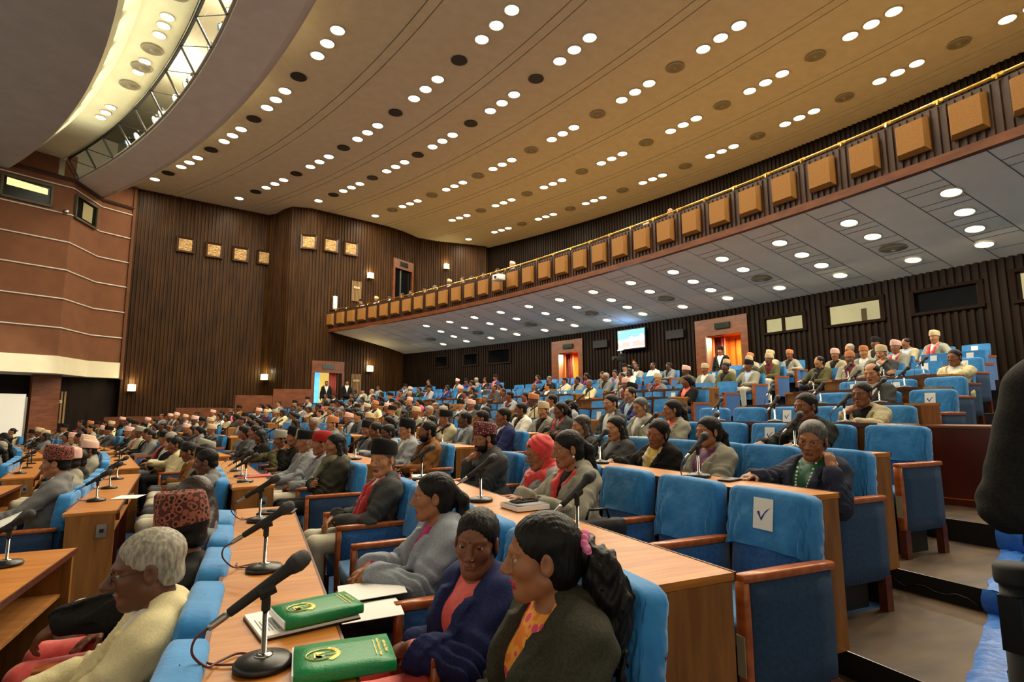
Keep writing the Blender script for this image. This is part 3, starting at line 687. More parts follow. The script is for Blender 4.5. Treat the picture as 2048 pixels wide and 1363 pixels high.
def surfnet(f,ax):
    s=f<0; n=f.shape
    cnt=np.zeros([q-1 for q in n],np.int8)
    for dx in (0,1):
        for dy in (0,1):
            for dz in (0,1): cnt+=s[dx:n[0]-1+dx,dy:n[1]-1+dy,dz:n[2]-1+dz]
    mask=(cnt>0)&(cnt<8); idx=np.full(mask.shape,-1,np.int64); cells=np.argwhere(mask); idx[mask]=np.arange(len(cells))
    acc=np.zeros((len(cells),3));num=np.zeros(len(cells))
    I,J,K=cells.T
    cor=[(a,b,c) for a in(0,1) for b in(0,1) for c in(0,1)]
    for a in cor:
        for d in range(3):
            if a[d]: continue
            b=list(a);b[d]=1
            fa=f[I+a[0],J+a[1],K+a[2]];fb=f[I+b[0],J+b[1],K+b[2]]; c=(fa<0)!=(fb<0)
            if not c.any(): continue
            t=fa[c]/(fa[c]-fb[c]); q=np.tile(np.array(a,float),(c.sum(),1)); q[:,d]=t
            acc[c]+=q; num[c]+=1
    pos=cells+acc/np.maximum(num,1)[:,None]
    V=np.stack([np.interp(pos[:,i],np.arange(n[i]),ax[i]) for i in range(3)],1)
    F=[]
    for d in range(3):
        e,g=(d+1)%3,(d+2)%3
        A=[slice(None)]*3;B=[slice(None)]*3;A[d]=slice(0,-1);B[d]=slice(1,None)
        sa,sb=s[tuple(A)],s[tuple(B)]; ed=np.argwhere(sa!=sb)
        ed=ed[(ed[:,e]>0)&(ed[:,g]>0)&(ed[:,e]<n[e]-1)&(ed[:,g]<n[g]-1)]
        if not len(ed): continue
        def cell(oe,og):
            q=ed.copy();q[:,e]-=oe;q[:,g]-=og; return idx[q[:,0],q[:,1],q[:,2]]
        q=np.stack([cell(1,1),cell(0,1),cell(0,0),cell(1,0)],1)
        ins=sa[ed[:,0],ed[:,1],ed[:,2]]
        q[~ins]=q[~ins][:,::-1]; F.append(q)
    F=np.concatenate(F); F=F[(F>=0).all(1)]
    return V,F
def relax(V,F,it=2,w=.5):
    for q in range(it):
        S_=np.zeros_like(V);n=np.zeros(len(V))
        for a in range(4):
            for b in (1,3): np.add.at(S_,F[:,a],V[F[:,(a+b)%4]]); np.add.at(n,F[:,a],1)
        m=S_/np.maximum(n,1)[:,None]; V=V+(m-V)*(w if q%2==0 else -w*.96)
    return V
def tomesh(name,V,F,mats,lab=None):
    me=bpy.data.meshes.new(name); me.vertices.add(len(V)); me.vertices.foreach_set('co',V.astype(np.float32).ravel())
    me.loops.add(len(F)*4); me.loops.foreach_set('vertex_index',F.ravel().astype(np.int32)); me.polygons.add(len(F))
    me.polygons.foreach_set('loop_start',np.arange(0,len(F)*4,4,dtype=np.int32))
    try: me.polygons.foreach_set('loop_total',np.full(len(F),4,np.int32))
    except Exception: pass
    for m in mats: me.materials.append(m)
    if lab is not None: me.polygons.foreach_set('material_index',lab.astype(np.int32))
    me.polygons.foreach_set('use_smooth',np.ones(len(F),bool)); me.update(calc_edges=True); return me
def labels(shape,V,F,nl):
    c=V[F].mean(1); X,Y,Z=c.T; best=np.full((nl,len(c)),9.)
    for p in shape.p:
        if p[4]<0: continue
        a,b=bounds(p); m=np.all((c>a-.05)&(c<b+.05),1)
        if m.any():
            d=dist(p,X[m],Y[m],Z[m]); best[p[2],m]=np.minimum(best[p[2],m],d+(.0038 if p[2]==3 else .0012 if p[2]==4 else 0))
    return best.argmin(0)
# ---- pose
def ik(S0,T,l1,l2,pole):
    d=T-S0; L=np.linalg.norm(d); mx=(l1+l2)*.995
    if L>mx: T=S0+d*mx/L; d=T-S0; L=mx
    a=(l1*l1-l2*l2+L*L)/(2*L); hgt=math.sqrt(max(l1*l1-a*a,1e-6)); u=d/L; pv=pole-(pole@u)*u; pv/=np.linalg.norm(pv)
    return S0+u*a+pv*hgt,T
def hand(sh,W,d,n,side,curl=.5,sc=1.,lab=0,spread=0.):
    d=d/np.linalg.norm(d); n=n-(n@d)*d; n/=np.linalg.norm(n); x=np.cross(d,n)*side   # x points to the thumb side
    R=np.stack([x,d,n],1)
    sh.cap(W-d*.03,W+d*.02,.027*sc,.026*sc,lab,.015)
    sh.ell(W+d*.05*sc,A3(.040,.052,.0165)*sc,R,lab,.012)
    for i,(o,l) in enumerate([(.03,.068),(.0105,.078),(-.0095,.073),(-.028,.056)]):
        b=W+d*.088*sc+x*o*sc-n*.002; c=curl*(1+.12*i); q=d*1.0+x*(o*spread*8); q/=np.linalg.norm(q)
        p1=b+(q*math.cos(c*.7)-n*math.sin(c*.7))*l*.45*sc; p2=p1+(q*math.cos(c*1.7)-n*math.sin(c*1.7))*l*.32*sc; p3=p2+(q*math.cos(c*2.3)-n*math.sin(c*2.3))*l*.25*sc
        sh.cap(b-q*.012,p1,.0098*sc,.0088*sc,lab,.006); sh.cap(p1,p2,.0088*sc,.008*sc,lab,.004); sh.cap(p2,p3,.008*sc,.0066*sc,lab,.004)
    b=W+d*.022*sc+x*.028*sc-n*.004; p1=b+(d*.62+x*.62-n*.25)*.045*sc; p2=p1+(d*.85+x*.18-n*.35*(1+curl))*.036*sc
    sh.cap(b,p1,.0135*sc,.011*sc,lab,.012); sh.cap(p1,p2,.0105*sc,.008*sc,lab,.004)
class Fig:
    """seated (or standing) figure facing +Y in its own frame, feet at z=0; builds body, jacket, hair"""
    def __init__(s,**k):
        D=dict(lean=-6,female=False,tl=None,hy=0,hp=4,hr=0,hs=None,belly=0.,w=None,armL='lap',armR='lap',legs='sit',hip=.5,jac=.016,vneck=.17,vw=.092,nose=1.,face=1.,twist=0.,side=0.,hipy=0.,lapel=True)
        D.update(k); s.__dict__.update(D)
        if s.w is None: s.w=.9 if s.female else .97
        if s.tl is None: s.tl=.435 if s.female else .47
        if s.hs is None: s.hs=1.0 if s.female else 1.05
        s.t=s.tl/.47; L=rad(-s.lean); s.Rt=RZ(rad(s.twist))@RY(rad(s.side))@RX(L)
        s.H=A3(0,s.hipy,s.hip)
        s.C=s.tp(0,-.012,.52)+s.Rt@A3(0,.0,.0); s.Rh=RZ(rad(s.hy+s.twist*.5))@RX(rad(-s.hp))@RY(rad(s.hr))
        nb=s.tp(0,-.012,.485); s.nb=nb; s.HC=nb+A3(0,.01,0)+(s.Rt@A3(0,.012,.042))+s.Rh@A3(0,.016,.108*s.hs)
    def tp(s,x,f,u): return s.H+s.Rt@A3(x*s.w,f,u*s.t)
    def hpnt(s,x,y,z): return s.HC+s.Rh@(A3(x,y,z)*s.hs)
    def arms(s):
        out=[]
        for sd,mode in ((-1,s.armL),(1,s.armR)):   # L is local -X
            S0=s.tp(sd*(.158 if s.female else .17),-.008,.42); pole=A3(sd*.75,-.5,-.6)
            hd=None
            if isinstance(mode,str):
                T={'lap':A3(.08,.26,.612) if sd>0 else A3(-.07,.295,.655),'thigh':A3(sd*.12,.34,.635),'arm':A3(sd*.27,.22,.68),'desk':A3(sd*.16,.42,.76),'fold':s.tp(-sd*.1,.2+.02*sd,.2+.02*sd),'chin':s.hpnt(sd*.03,.11,-.25),'cheek':s.hpnt(sd*.085,.075,-.205),'ear':S0+A3(sd*.05,.13,.03),'mouth':s.hpnt(sd*.085,.16,-.17),'side':s.tp(sd*.27,.02,-.1)}[mode]
                hd={'lap':(A3(-.7,.62,-.18),A3(.2,.3,.9)) if sd>0 else (A3(.78,.5,-.22),A3(-.2,.3,.9)),'thigh':(A3(-sd*.15,1,-.1),A3(sd*.1,.1,1)),'arm':(A3(0,1,-.08),A3(0,0,1)),'desk':(A3(-sd*.2,1,-.05),A3(0,0,1)),'fold':(A3(-sd*1,.1,.25),A3(0,.9,.3)),'chin':(A3(-sd*.15,-.12,1),A3(sd*.3,.95,-.1)),'cheek':(A3(sd*.0,-.25,1),A3(sd*1,.45,.1)),'ear':(A3(-sd*.25,-.35,1),A3(sd,.3,0)),'mouth':(A3(-sd*.6,-.3,.6),A3(sd*.25,.9,.3)),'side':(A3(0,.15,-1),A3(sd,0,0))}[mode]
                if mode in('chin','cheek','ear','mouth'): pole=A3(sd*.35,.3,-1.2)
                if mode=='fold': pole=A3(sd*.9,.25,-.7)
            else:
                T,d,n=A3(*mode[0]),A3(*mode[1]),A3(*mode[2]); hd=(d,n)
                if len(mode)>3: pole=A3(*mode[3])
            l=.285*s.t**.6
            E,T=ik(S0,T,l,l*.9,pole); out.append((sd,S0,E,T,hd,mode))
        return out
    def trunk(s,sh,lab,arms=True,grow=0.):
        w=s.w; R=s.Rt; t=s.t; f=s.female
        sh.ell(s.tp(0,-.005,.02),A3(.178*w,.145,.13),R,lab,.05)
        sh.ell(s.tp(0,.02+s.belly,.17),A3(.15*w,.118+s.belly*.9,.16*t),R,lab,.06)
        sh.ell(s.tp(0,.0,.335),A3(.162*w,.118,.165*t),R,lab,.06)
        sh.cap(s.tp(-.125,-.015,.425),s.tp(.125,-.015,.425),.066,.066,lab,.05)
        for sd in (-1,1):
            sh.cap(s.tp(sd*.105,-.02,.445),s.tp(sd*.03,-.02,.515),.046,.04,lab,.05)
            if f: sh.ell(s.tp(sd*.075,.088,.30),A3(.068,.058,.07),R,lab,.04)
        for sd,S0,E,T,hd,mode in s.arms():
            u=(T-E)/np.linalg.norm(T-E)
            sh.cap(S0,E,.062*(.92 if f else 1),.047,lab,.045); sh.cap(E,T-u*.02,.046,.036,lab,.02)
    def legsp(s,sh,lab,shoe):
        if s.legs=='sit':
            for sd in (-1,1):
                h=A3(sd*.085,.0,.515); kn=A3(sd*.11,.46,.53); an=A3(sd*.11,.43,.1)
                sh.cap(h,kn,.088,.064,lab,.03); sh.cap(kn,an,.062,.05,lab,.02); sh.cap((sd*.11,.4,.05),(sd*.12,.6,.04),.045,.038,shoe,.01)
        elif s.legs=='cross':
            for sd,z in ((-1,.0),(1,.1)):
                h=A3(sd*.085,.0,.515); kn=A3(sd*.04,.47,.54+z); an=A3(sd*.11-.25*(sd>0),.52 if sd>0 else .43,.1+z*2.4)
                sh.cap(h,kn,.088,.066,lab,.03); sh.cap(kn,an,.062,.048,lab,.02); sh.cap(an,an+A3(0,.17,-.03),.045,.036,shoe,.01)
        else:
            for sd in (-1,1):
                h=A3(sd*.09,0,s.hip-.02); kn=A3(sd*.1,.02,s.hip*.53); an=A3(sd*.11,-.01,.09)
                sh.cap(h,kn,.092,.064,lab,.04); sh.cap(kn,an,.064,.045,lab,.02); sh.cap((sd*.11,-.02,.05),(sd*.13,.16,.04),.045,.038,shoe,.01)
    def head(s,sh,fine):
        R=s.Rh; q=s.hs; H=s.hpnt; e=lambda c,r,k=.02,lab=0,sg=1,R2=None: sh.ell(H(*c),A3(*r)*q,R if R2 is None else R@R2,lab,k*q,sg)
        c=lambda a,b,ra,rb,k=.012,lab=0: sh.cap(H(*a),H(*b),ra*q,rb*q,lab,k)
        nr=.046 if s.female else .055
        sh.cap(s.nb-A3(0,0,.03),H(0,-.02,-.06),nr*1.08,nr,0,.02)
        e((0,-.014,.036),(.0735,.093,.08),.02); e((0,.028,-.02),(.0575*s.face,.062,.078),.03)
        e((0,.062,-.092),(.026,.022,.02),.03)
        for sd in (-1,1):
            c((sd*.046,.0,-.058),(sd*.014,.06,-.092),.0185,.0145,.03)
            e((sd*.04,.055,-.02),(.021,.02,.02),.022)
            if fine:
                c((sd*.013,.083,.027),(sd*.043,.066,.026),.0085,.008,.012)
                e((sd*.031,.093,.007),(.0165,.0125,.0105),.009,0,-1)
                sh.half(H(sd*.031,.0695,.006),.0158*q,R@A3(0,.35,1),.0058*q,0,.003)
                sh.half(H(sd*.031,.0695,.006),.0150*q,R@A3(0,.35,-1),.0074*q,0,.003)
                c((sd*.014,.0855,.0285),(sd*.044,.068,.03),.0042,.003,.002,4)
            e((sd*.076,-.008,-.006),(.0085,.021,.031),.008,0,1,RZ(sd*-.35))
            if fine: e((sd*.086,-.002,-.002),(.006,.011,.018),.006,0,-1,RZ(sd*-.35))
        n=s.nose
        c((0,.083,.018),(0,.1+.008*n,-.026),.008,.0125*n,.012)
        if fine:
            for sd in (-1,1): e((sd*.0125,.095,-.031),(.0085,.011,.0085),.008); e((sd*.007,.102,-.0405),(.004,.005,.004),.003,0,-1)
            c((-.017,.084,-.0575),(.017,.084,-.0575),.0052,.0052,.008,3); c((-.014,.0825,-.067),(.014,.0825,-.067),.0062,.0062,.008,3)
            c((0,.09,-.0575),(0,.09,-.058),.006,.006,.008,3)
            e((0,.094,-.0622),(.022,.006,.0014),.003,0,-1)
    def body(s,h,fine=True,hh=.0036,collar=True):
        sh=Shape(); s.trunk(sh,1); s.legsp(sh,2,5); s.head(sh,fine)
        if collar and not s.female: sh.chain([s.tp(-.05,.03,.5),s.tp(-.06,-.03,.515),s.tp(0,-.068,.525),s.tp(.06,-.03,.515),s.tp(.05,.03,.5),s.tp(0,.06,.47),s.tp(-.05,.03,.5)],.014,1,.012)
        for sd,S0,E,T,hd,mode in s.arms():
            sh.cap(T-(T-E)*.18,T,.031,.027,0,.01); curl={'lap':.55,'fold':.35,'chin':.75,'mouth':.8,'ear':.9,'cheek':.45,'arm':.45,'desk':.3,'thigh':.4,'side':.6}.get(mode if isinstance(mode,str) else '',.5)
            if not isinstance(mode,str) and len(mode)>4: curl=mode[4]
            hand(sh,T,hd[0],hd[1],-sd,curl,.93 if s.female else 1.)
        C=s.HC; fx=[(C[0]-.1,C[0]+.1,hh)] if fine else []; fy=[(C[1]-.12,C[1]+.13,hh)] if fine else []; fz=[(C[2]-.2,C[2]+.1,hh)] if fine else []
        if fine:
            for sd,S0,E,T,hd,mode in s.arms():
                q=hd[0]/np.linalg.norm(hd[0]); a=np.minimum(T-.04,T+q*.17-.03); b=np.maximum(T+.04,T+q*.17+.03)
                fx.append((a[0],b[0],.0048)); fy.append((a[1],b[1],.0048)); fz.append((a[2],b[2],.0048))
        f,ax=field(sh,h,fx,fy,fz); V,F=surfnet(f,ax); V=relax(V,F,2,.4)
        lab=labels(sh,V,F,6)
        return V,F,lab
    def tf(s,X,Y,Z):
        "torso coordinates of points"
        x,y,z=X-s.H[0],Y-s.H[1],Z-s.H[2]; R=s.Rt
        return (R[0,0]*x+R[1,0]*y+R[2,0]*z)/s.w,R[0,1]*x+R[1,1]*y+R[2,1]*z,(R[0,2]*x+R[1,2]*y+R[2,2]*z)/s.t
    def jacket(s,h,folds=.0052,closed=False,seed=0):
        sh=Shape(); s.trunk(sh,0)
        sh.ell(s.tp(0,.0,.0),A3(.19*s.w,.165,.12),s.Rt,0,.05)
        sh.chain([s.tp(-.07,.0,.485),s.tp(-.055,-.055,.51),s.tp(.055,-.055,.51),s.tp(.07,.0,.485)],.022,0,.02)
        rs=np.random.RandomState(seed); ph=rs.uniform(0,6.3,8); arms=s.arms()
        def post(f,X,Y,Z):
            if folds:
                for sd,S0,E,T,hd,mode in arms:      # creases across the sleeves
                    d=E-S0; d=d/np.linalg.norm(d); m=np.exp(-((X-E[0])**2+(Y-E[1])**2+(Z-E[2])**2)/(2*.085**2))
                    u=(X*(d[0]+.35)+Y*(d[1]-.3)+Z*d[2]); f=f+folds*1.5*m*np.sin(u*115+ph[0]+sd+9*np.sin(14*(X-Y)+ph[4]))
                f=f+folds*.5*np.sin(38*X+25*Z+ph[1])*np.sin(30*Y-22*Z+ph[2])+folds*.35*np.sin(70*Z+33*Y+ph[3]+20*X)
            if closed: return f
            x,g,u=s.tf(X,Y,Z); v0=s.vneck
            w=.008+s.vw*np.clip((u-v0)/(.46-v0),0,1)**1.15
            op=np.maximum(np.abs(x)-w,np.maximum(.02-g,v0-u))
            f2=np.maximum(f,-op)
            if s.lapel:
                lw=.062*np.clip((u-v0)/.17,0,1)*np.where(u>.385,.72,1.0)
                lap=np.maximum(np.maximum(w-np.abs(x),np.abs(x)-w-lw),np.maximum(np.maximum(v0+.01-u,u-.475),.02-g))
                f2=np.minimum(f2,np.maximum(f-.017,lap))
                btn=np.sqrt(x*x+(u-v0+.035)**2)-.009; f2=np.minimum(f2,np.maximum(np.maximum(f-.005,btn),.02-g))
                seam=np.maximum(np.abs(x-.0)-.0035,np.maximum(u-v0,.02-g)); f2=np.where((seam<.0)&(u>-.2),f2+.006,f2)
            return f2
        f,ax=field(sh,h,infl=s.jac,post=post); V,F=surfnet(f,ax); V=relax(V,F,2,.35); return V,F
    def hair(s,style,h=.006,strands=.0012):
        sh=Shape(); R=s.Rh; q=s.hs; H=s.hpnt; e=lambda c,r,k=.02,sg=1: sh.ell(H(*c),A3(*r)*q,R,0,k,sg)
        if style in('short','thin','bald'):
            e((0,-.018,.04),(.0785,.0985,.084)); e((0,-.055,-.03),(.06,.05,.05),.02)
            e((0,.118,-.05),(.1,.085,.122),.03,-1)
            for sd in (-1,1): e((sd*.085,-.008,-.024),(.022,.024,.042),.01,-1)
            e((0,-.03,-.125),(.1,.12,.06),.02,-1)
            if style=='bald': e((0,.03,.125),(.064,.105,.078),.014,-1)
            if style=='thin': e((0,.1,.1),(.05,.06,.05),.02,-1)
        else:
            e((0,-.018,.04),(.08,.101,.0855)); e((0,-.045,-.03),(.0745,.066,.07),.03)
            e((0,.118,-.05),(.075,.086,.122),.03,-1)
            for sd in (-1,1): e((sd*.09,.006,-.028),(.022,.02,.034),.01,-1)
            if style=='bun': e((0,-.135,-.01),(.042,.038,.042),.02)
            if style=='pony':
                pts=[H(0,-.115,.02),H(.0,-.15,-.03)]+[H(0,-.14,-.06)+A3(.0,-.012*i,-.05*i) for i in range(1,6)]
                sh.chain(pts,[.024,.032,.036,.036,.032,.026,.016],0,.02)
            if style=='long':
                e((0,-.065,-.09),(.088,.055,.12),.03); sh.ell(H(0,-.075,-.2),A3(.1,.04,.12),s.Rt,0,.04)
                for sd in (-1,1): sh.chain([H(sd*.075,-.01,0),H(sd*.085,-.02,-.1),H(sd*.09,-.03,-.22)],[.02,.026,.016],0,.02)
        inv=R.T; C=s.HC
        def post(f,X,Y,Z):
            x,y,z=X-C[0],Y-C[1],Z-C[2]; u=R[0,0]*x+R[1,0]*y+R[2,0]*z; v=R[0,1]*x+R[1,1]*y+R[2,1]*z; w=R[0,2]*x+R[1,2]*y+R[2,2]*z
            return f+strands*(np.sin(np.arctan2(u,w+.3)*160+6*np.sin(v*30))+.7*np.sin(u*420+v*60+w*40))
        f,ax=field(sh,h,post=post if strands else None); V,F=surfnet(f,ax); return V,F
    def scarf(s,kind='drape',h=.008):
        sh=Shape(); t=s.tp
        if kind=='drape':
            for sd in (-1,1):
                b=.02+s.belly
                sh.chain([t(sd*.0,-.085,.515),t(sd*.065,-.055,.515),t(sd*.085,.03,.475),t(sd*.072,.1,.40),t(sd*.055,.138,.29),t(sd*.05,.145+b,.17),t(sd*.045,.15+b,.07)],[.028,.03,.034,.034,.034,.036,.032],0,.02)
        elif kind=='shawl':
            sh.chain([t(0,-.09,.5),t(.075,-.04,.51),t(.085,.05,.49),t(0,.1,.47),t(-.085,.05,.49),t(-.075,-.04,.51),t(0,-.09,.5)],.042,0,.03)
            sh.chain([t(.05,.1,.45),t(.06,.15,.3),t(.04,.17,.12)],[.035,.04,.03],0,.03)
        elif kind=='hood':
            H=s.hpnt; R=s.Rh; q=s.hs
            sh.ell(H(0,-.03,.035),A3(.096,.115,.105)*q,R,0,.02); sh.ell(H(0,-.045,-.09),A3(.085,.08,.1),R,0,.04)
            sh.chain([t(0,-.09,.5),t(.095,-.03,.49),t(.1,.06,.45),t(0,.12,.43),t(-.1,.06,.45),t(-.095,-.03,.49),t(0,-.09,.5)],.046,0,.04)
            sh.ell(H(0,.1,-.03),A3(.068,.09,.105)*q,R,0,.012,-1)
            sh.chain([t(-.05,.11,.43),t(.0,.16,.3),t(.05,.19,.12)],[.04,.045,.03],0,.03)
        def post(f,X,Y,Z): return f+.0035*np.sin(95*X+60*Y+8*np.sin(20*Z))
        f,ax=field(sh,h,post=post); V,F=surfnet(f,ax); return V,F
    def cap_mesh(s,mats,kind='topi',hgt=.1,tiltb=8,mi=0):
        q=s.hs; n=32; R=s.Rh@RX(rad(tiltb)); base=s.hpnt(0,-.014,.035); rows=[]
        if kind=='topi':
            prof=[(1.0,0,1),(1.02,.02,1),(1.01,.05,1),(.98,.078,.97),(.94,.097,.88),(.86,.104,.66),(.6,.088,.3),(.3,.082,.1),(.02,.082,.02)]
        else:
            prof=[(1.0,-.01,1),(1.05,.01,1),(1.03,.05,1),(.9,.08,.9),(.65,.1,.66),(.3,.108,.3),(.02,.11,.02)]
        for r,z,xs in prof:
            row=[]
            for k in range(n+1):
                a=2*pi*k/n; x=.0855*math.cos(a)*(r if xs==1 else xs+(r-xs)*.15); y=.106*math.sin(a)*r
                zz=z*hgt/.1+ (.012*(y/.1) if kind=='topi' else 0)*(z/.1)
                row.append(tuple(base+R@(A3(x,y,zz)*q)))
            rows.append(row)
        mb=MB(); mb.grid(rows,mi); return mb
    def spectacles(s):
        mb=MB(); H=s.hpnt
        for sd in (-1,1):
            mb.tube([tuple(H(sd*.031+.0215*math.cos(a),.0945-.25*abs(.0215*math.cos(a)*sd+.0)*.3,.003+.0165*math.sin(a))) for a in [2*pi*k/18 for k in range(19)]],.0013,5)
            mb.tube([tuple(H(sd*.052,.091,.008)),tuple(H(sd*.074,.06,.01)),tuple(H(sd*.08,-.01,.012))],.0014,5)
        mb.tube([tuple(H(-.01,.0945,.006)),tuple(H(0,.0985,.009)),tuple(H(.01,.0945,.006))],.0014,5)
        return mb
    def eyes(s,gaze=0.,up=0.):
        mb=MB(); R=s.Rh@RZ(rad(gaze))@RX(rad(up))
        for sd in (-1,1):
            c=s.hpnt(sd*.031,.0695,.006); r=.0142*s.hs; n=14
            prof=[(0,1.03),(.24,1.03),(.28,1.01),(.56,.99),(.8,1),(1.2,1),(2.2,1),(3.1,1)]
            rows=[[tuple(c+R@(A3(math.sin(t)*math.cos(2*pi*k/n),math.cos(t),math.sin(t)*math.sin(2*pi*k/n))*r*g)) for k in range(n+1)] for t,g in prof]
            for i in range(len(rows)-1): mb.grid([rows[i],rows[i+1]],1 if i<1 else (2 if i<3 else 0))
        return mb
# ------------------------------------------------------------------ furniture of the seating blocks
BL=[(1.0,.41,4.5,.38),(5.85,.33,9.2,.3),(10.2,.3,13.6,.28),(14.7,.28,18.0,.26),(19.1,.26,22.4,.25),(23.5,.25,27.0,.2)]
BN=['first','second','third','fourth','fifth','sixth']
def place(rho,Y): a=math.asin((Y-CY)/rho); return P(rho,a,0)[:2],a
def ends(k,b):
    n0,m0,n1,m1=BL[b]; d=RHO(k)-43.11; q=.3 if d<0 else 1.; return n0+m0*d*(q if b else 1),n1+m1*d*(q if b else .55)
SEATY={(0,0):[1.7,2.3,2.9,3.5,4.05],(1,0):[1.6,2.12,2.66,3.22,3.79,4.38],(2,0):[2.03,2.6,3.2,3.8,4.4,5.0],(3,0):[2.58,3.1,3.55,4.02,4.6,5.15],(4,0):[2.93,3.52,4.1,4.68,5.25,5.8,6.4],(5,0):[3.72,4.3,4.88,5.46,6.05],(0,1):[6.3,6.9,7.5,8.1,8.7],(1,1):[6.0,6.62,7.25,7.9,8.5,9.1],(-1,1):[6.35,6.95,7.55,8.15,8.75]}
def seatY(k,b):
    if (k,b) in SEATY: return SEATY[(k,b)]
    a,c=ends(k,b)
    if b==0 and k>=9: c=ends(k,1)[0]-.45
    n=int((c-a-.2)/.595); return [a+.48+.595*j for j in range(n)]
cinv=co.matrix_world.inverted()
def proj(p):
    q=cinv@Vector(p); d=-q.z
    if d<.05: return -9999,-9999,d
    return 1024+FPX*q.x/d,681.5-FPX*q.y/d,d
def inview(p,m=60):
    u,v,d=proj(p); return d>.3 and -m<u<2048+m and v<1363+2*m
HIP=.55
# --- chair parts
def fold(x,z,s=0): return math.sin(x*31+5*math.sin(z*13+s)+s)*.5+math.sin(x*17-z*40+s*2)*.5
def cover_mesh(seed,drop=.30,slip=0.,name='seat_cover'):
    "cotton cover pulled over the head of a backrest"
    mb=MB(); n=56; w,t=.238,.058; rs=random.Random(seed); ph=rs.uniform(0,6)
    rows=[]
    zt=.475
    prof=[(.02,zt+.012),(.5,zt+.010),(.85,zt+.004),(.97,zt-.012),(1.0,zt-.035)]+[(1.0+.012*i/9,zt-.035-(drop-.035)*i/9) for i in range(1,10)]
    for pi_,(sc,z) in enumerate(prof):
        row=[]
        for k in range(n+1):
            a=2*pi*k/n; ca,sa=math.cos(a),math.sin(a)
            e=.28; x=w*math.copysign(abs(ca)**e,ca); y=t*math.copysign(abs(sa)**e,sa)
            low=max(0,(zt-z)/drop)
            f=fold(a*1.3,z,ph)*(.004+.007*low)*(1 if sc>.99 else .12*sc)
            zz=z-(low>.95)*(.012*math.sin(a*2+ph)+slip*(sa>0)*.04)
            row.append((x*sc*(1+f*1.2),y*(sc if sc<.9 else sc)+math.copysign(1,sa)*f*1.3,zz))
        rows.append(row)
    mb.grid(rows); return mb
BTm=Matrix.Rotation(rad(7),3,'X'); BC=Vector((0,-.178,.44))   # backrest frame, leaning back
def onback(v): return BTm@Vector(v)+BC
def xf(mb): mb.v=[tuple(onback(p)) for p in mb.v]; return mb
def chair_meshes():
    d={}
    mb=MB(); mb.rbox((0,.075,.405),(.475,.47,.125),.045); d['seat']=mb.mesh('seat',M['bluel'],True)
    mb=MB(); mb.box((0,.06,.325),(.4,.36,.05)); mb.box((-.19,.02,.16),(.04,.3,.32)); mb.box((.19,.02,.16),(.04,.3,.32)); d['base']=mb.mesh('base',M['seatbase'])
    mb=MB(); mb.rbox((0,0,.15),(.445,.088,.64),.035); d['back']=xf(mb).mesh('backrest',M['blue'],True)
    for i in range(4): d['cover%d'%i]=xf(cover_mesh(i+1,.28+.03*(i%2),slip=(i==3)*1.0)).mesh('seat_cover',M['cover'],True)
    def armm(x,end):
        mb=MB(); mb.rbox((x,.05,.645),(.062,.52,.04),.014); mb.rbox((x,.292,.42),(.058,.04,.46),.014); w=mb.mesh('arm_frame',M['arm'],True)
        mb=MB(); mb.rbox((x,.04,.405),(.052,.46,.45),.012); p=mb.mesh('arm_panel',M['blueshade'] if end else M['blue'],True)
        l=[]
        for yy in (-.16,.28): mb=MB(); mb.box((x,yy,.1),(.05,.055,.2)); l.append(mb.mesh('arm_leg',M['edge']))
        return w,p,l
    d['armN']=armm(-.2975,False); d['armE']=armm(-.2975,True); d['armF']=armm(.2975,False)
    mb=MB(); mb.box((-.2975,.314,.36),(.04,.004,.15)); d['plate']=mb.mesh('number_plate',mat('dull metal plate','9c937c',None,.4))
    # tick sheet lying on the front of the cover
    mb=MB(); mb.box((0,.0625,.365),(.115,.003,.145)); d['sheet']=xf(mb).mesh('tick_sheet',M['paper'])
    mb=MB(); z=.365
    mb.add([(.036,.0645,z+.006),(.022,.0645,z+.012),(.008,.0645,z-.034),(.012,.0645,z-.016)],[(0,1,3,2)]); mb.add([(.008,.0645,z-.034),(.014,.0645,z-.022),(-.016,.0645,z+.016),(-.044,.0645,z+.034),(-.012,.0645,z+.002)],[(0,1,2,3,4)]); d['tick']=xf(mb).mesh('tick_mark',M['tick'])
    # small far chair in one mesh
    mb=MB(); mb.box((0,.075,.38),(.475,.47,.13),None,1); v=len(mb.v); q=MB(); q.rbox((0,0,.15),(.45,.09,.64),.03,n=1); xf(q); mb.add(q.v,q.f,0); q=MB(); q.rbox((0,0,.33),(.475,.116,.31),.03,n=1); xf(q); mb.add(q.v,q.f,2)
    mb.box((-.2975,.05,.64),(.06,.52,.045),None,3); mb.box((-.2975,.29,.42),(.058,.04,.46),None,3); mb.box((-.2975,.04,.4),(.05,.46,.45),None,0); mb.box((0,.03,.16),(.38,.3,.32),None,4); d['far']=mb.mesh('far_chair',[M['blue'],M['bluel'],M['cover'],M['arm'],M['seatbase']])
    q=MB(); q.v=list(mb.v); q.f=list(mb.f); q.m=list(mb.m); r=MB(); r.box((0,.0625,.365),(.115,.004,.145)); xf(r); q.add(r.v,r.f,5); d['fart']=q.mesh('far_chair_sheet',[M['blue'],M['bluel'],M['cover'],M['arm'],M['seatbase'],M['paper']])
    return d
CH=chair_meshes()
TICK={(2,0,0),(2,0,2),(2,0,4),(4,0,2),(4,0,5),(5,0,2),(5,0,0),(6,0,0),(6,0,3),(7,0,2),(7,0,1),(8,0,0),(8,0,2),(9,0,1),(9,0,2),(9,0,0),(10,0,0),(10,0,1),(11,0,0),(11,0,1),(6,1,2),(7,1,1),(8,1,3),(5,1,1),(9,1,2),(10,1,1),(10,1,3),(8,2,2)}
def rowname(k): return od(k+2)
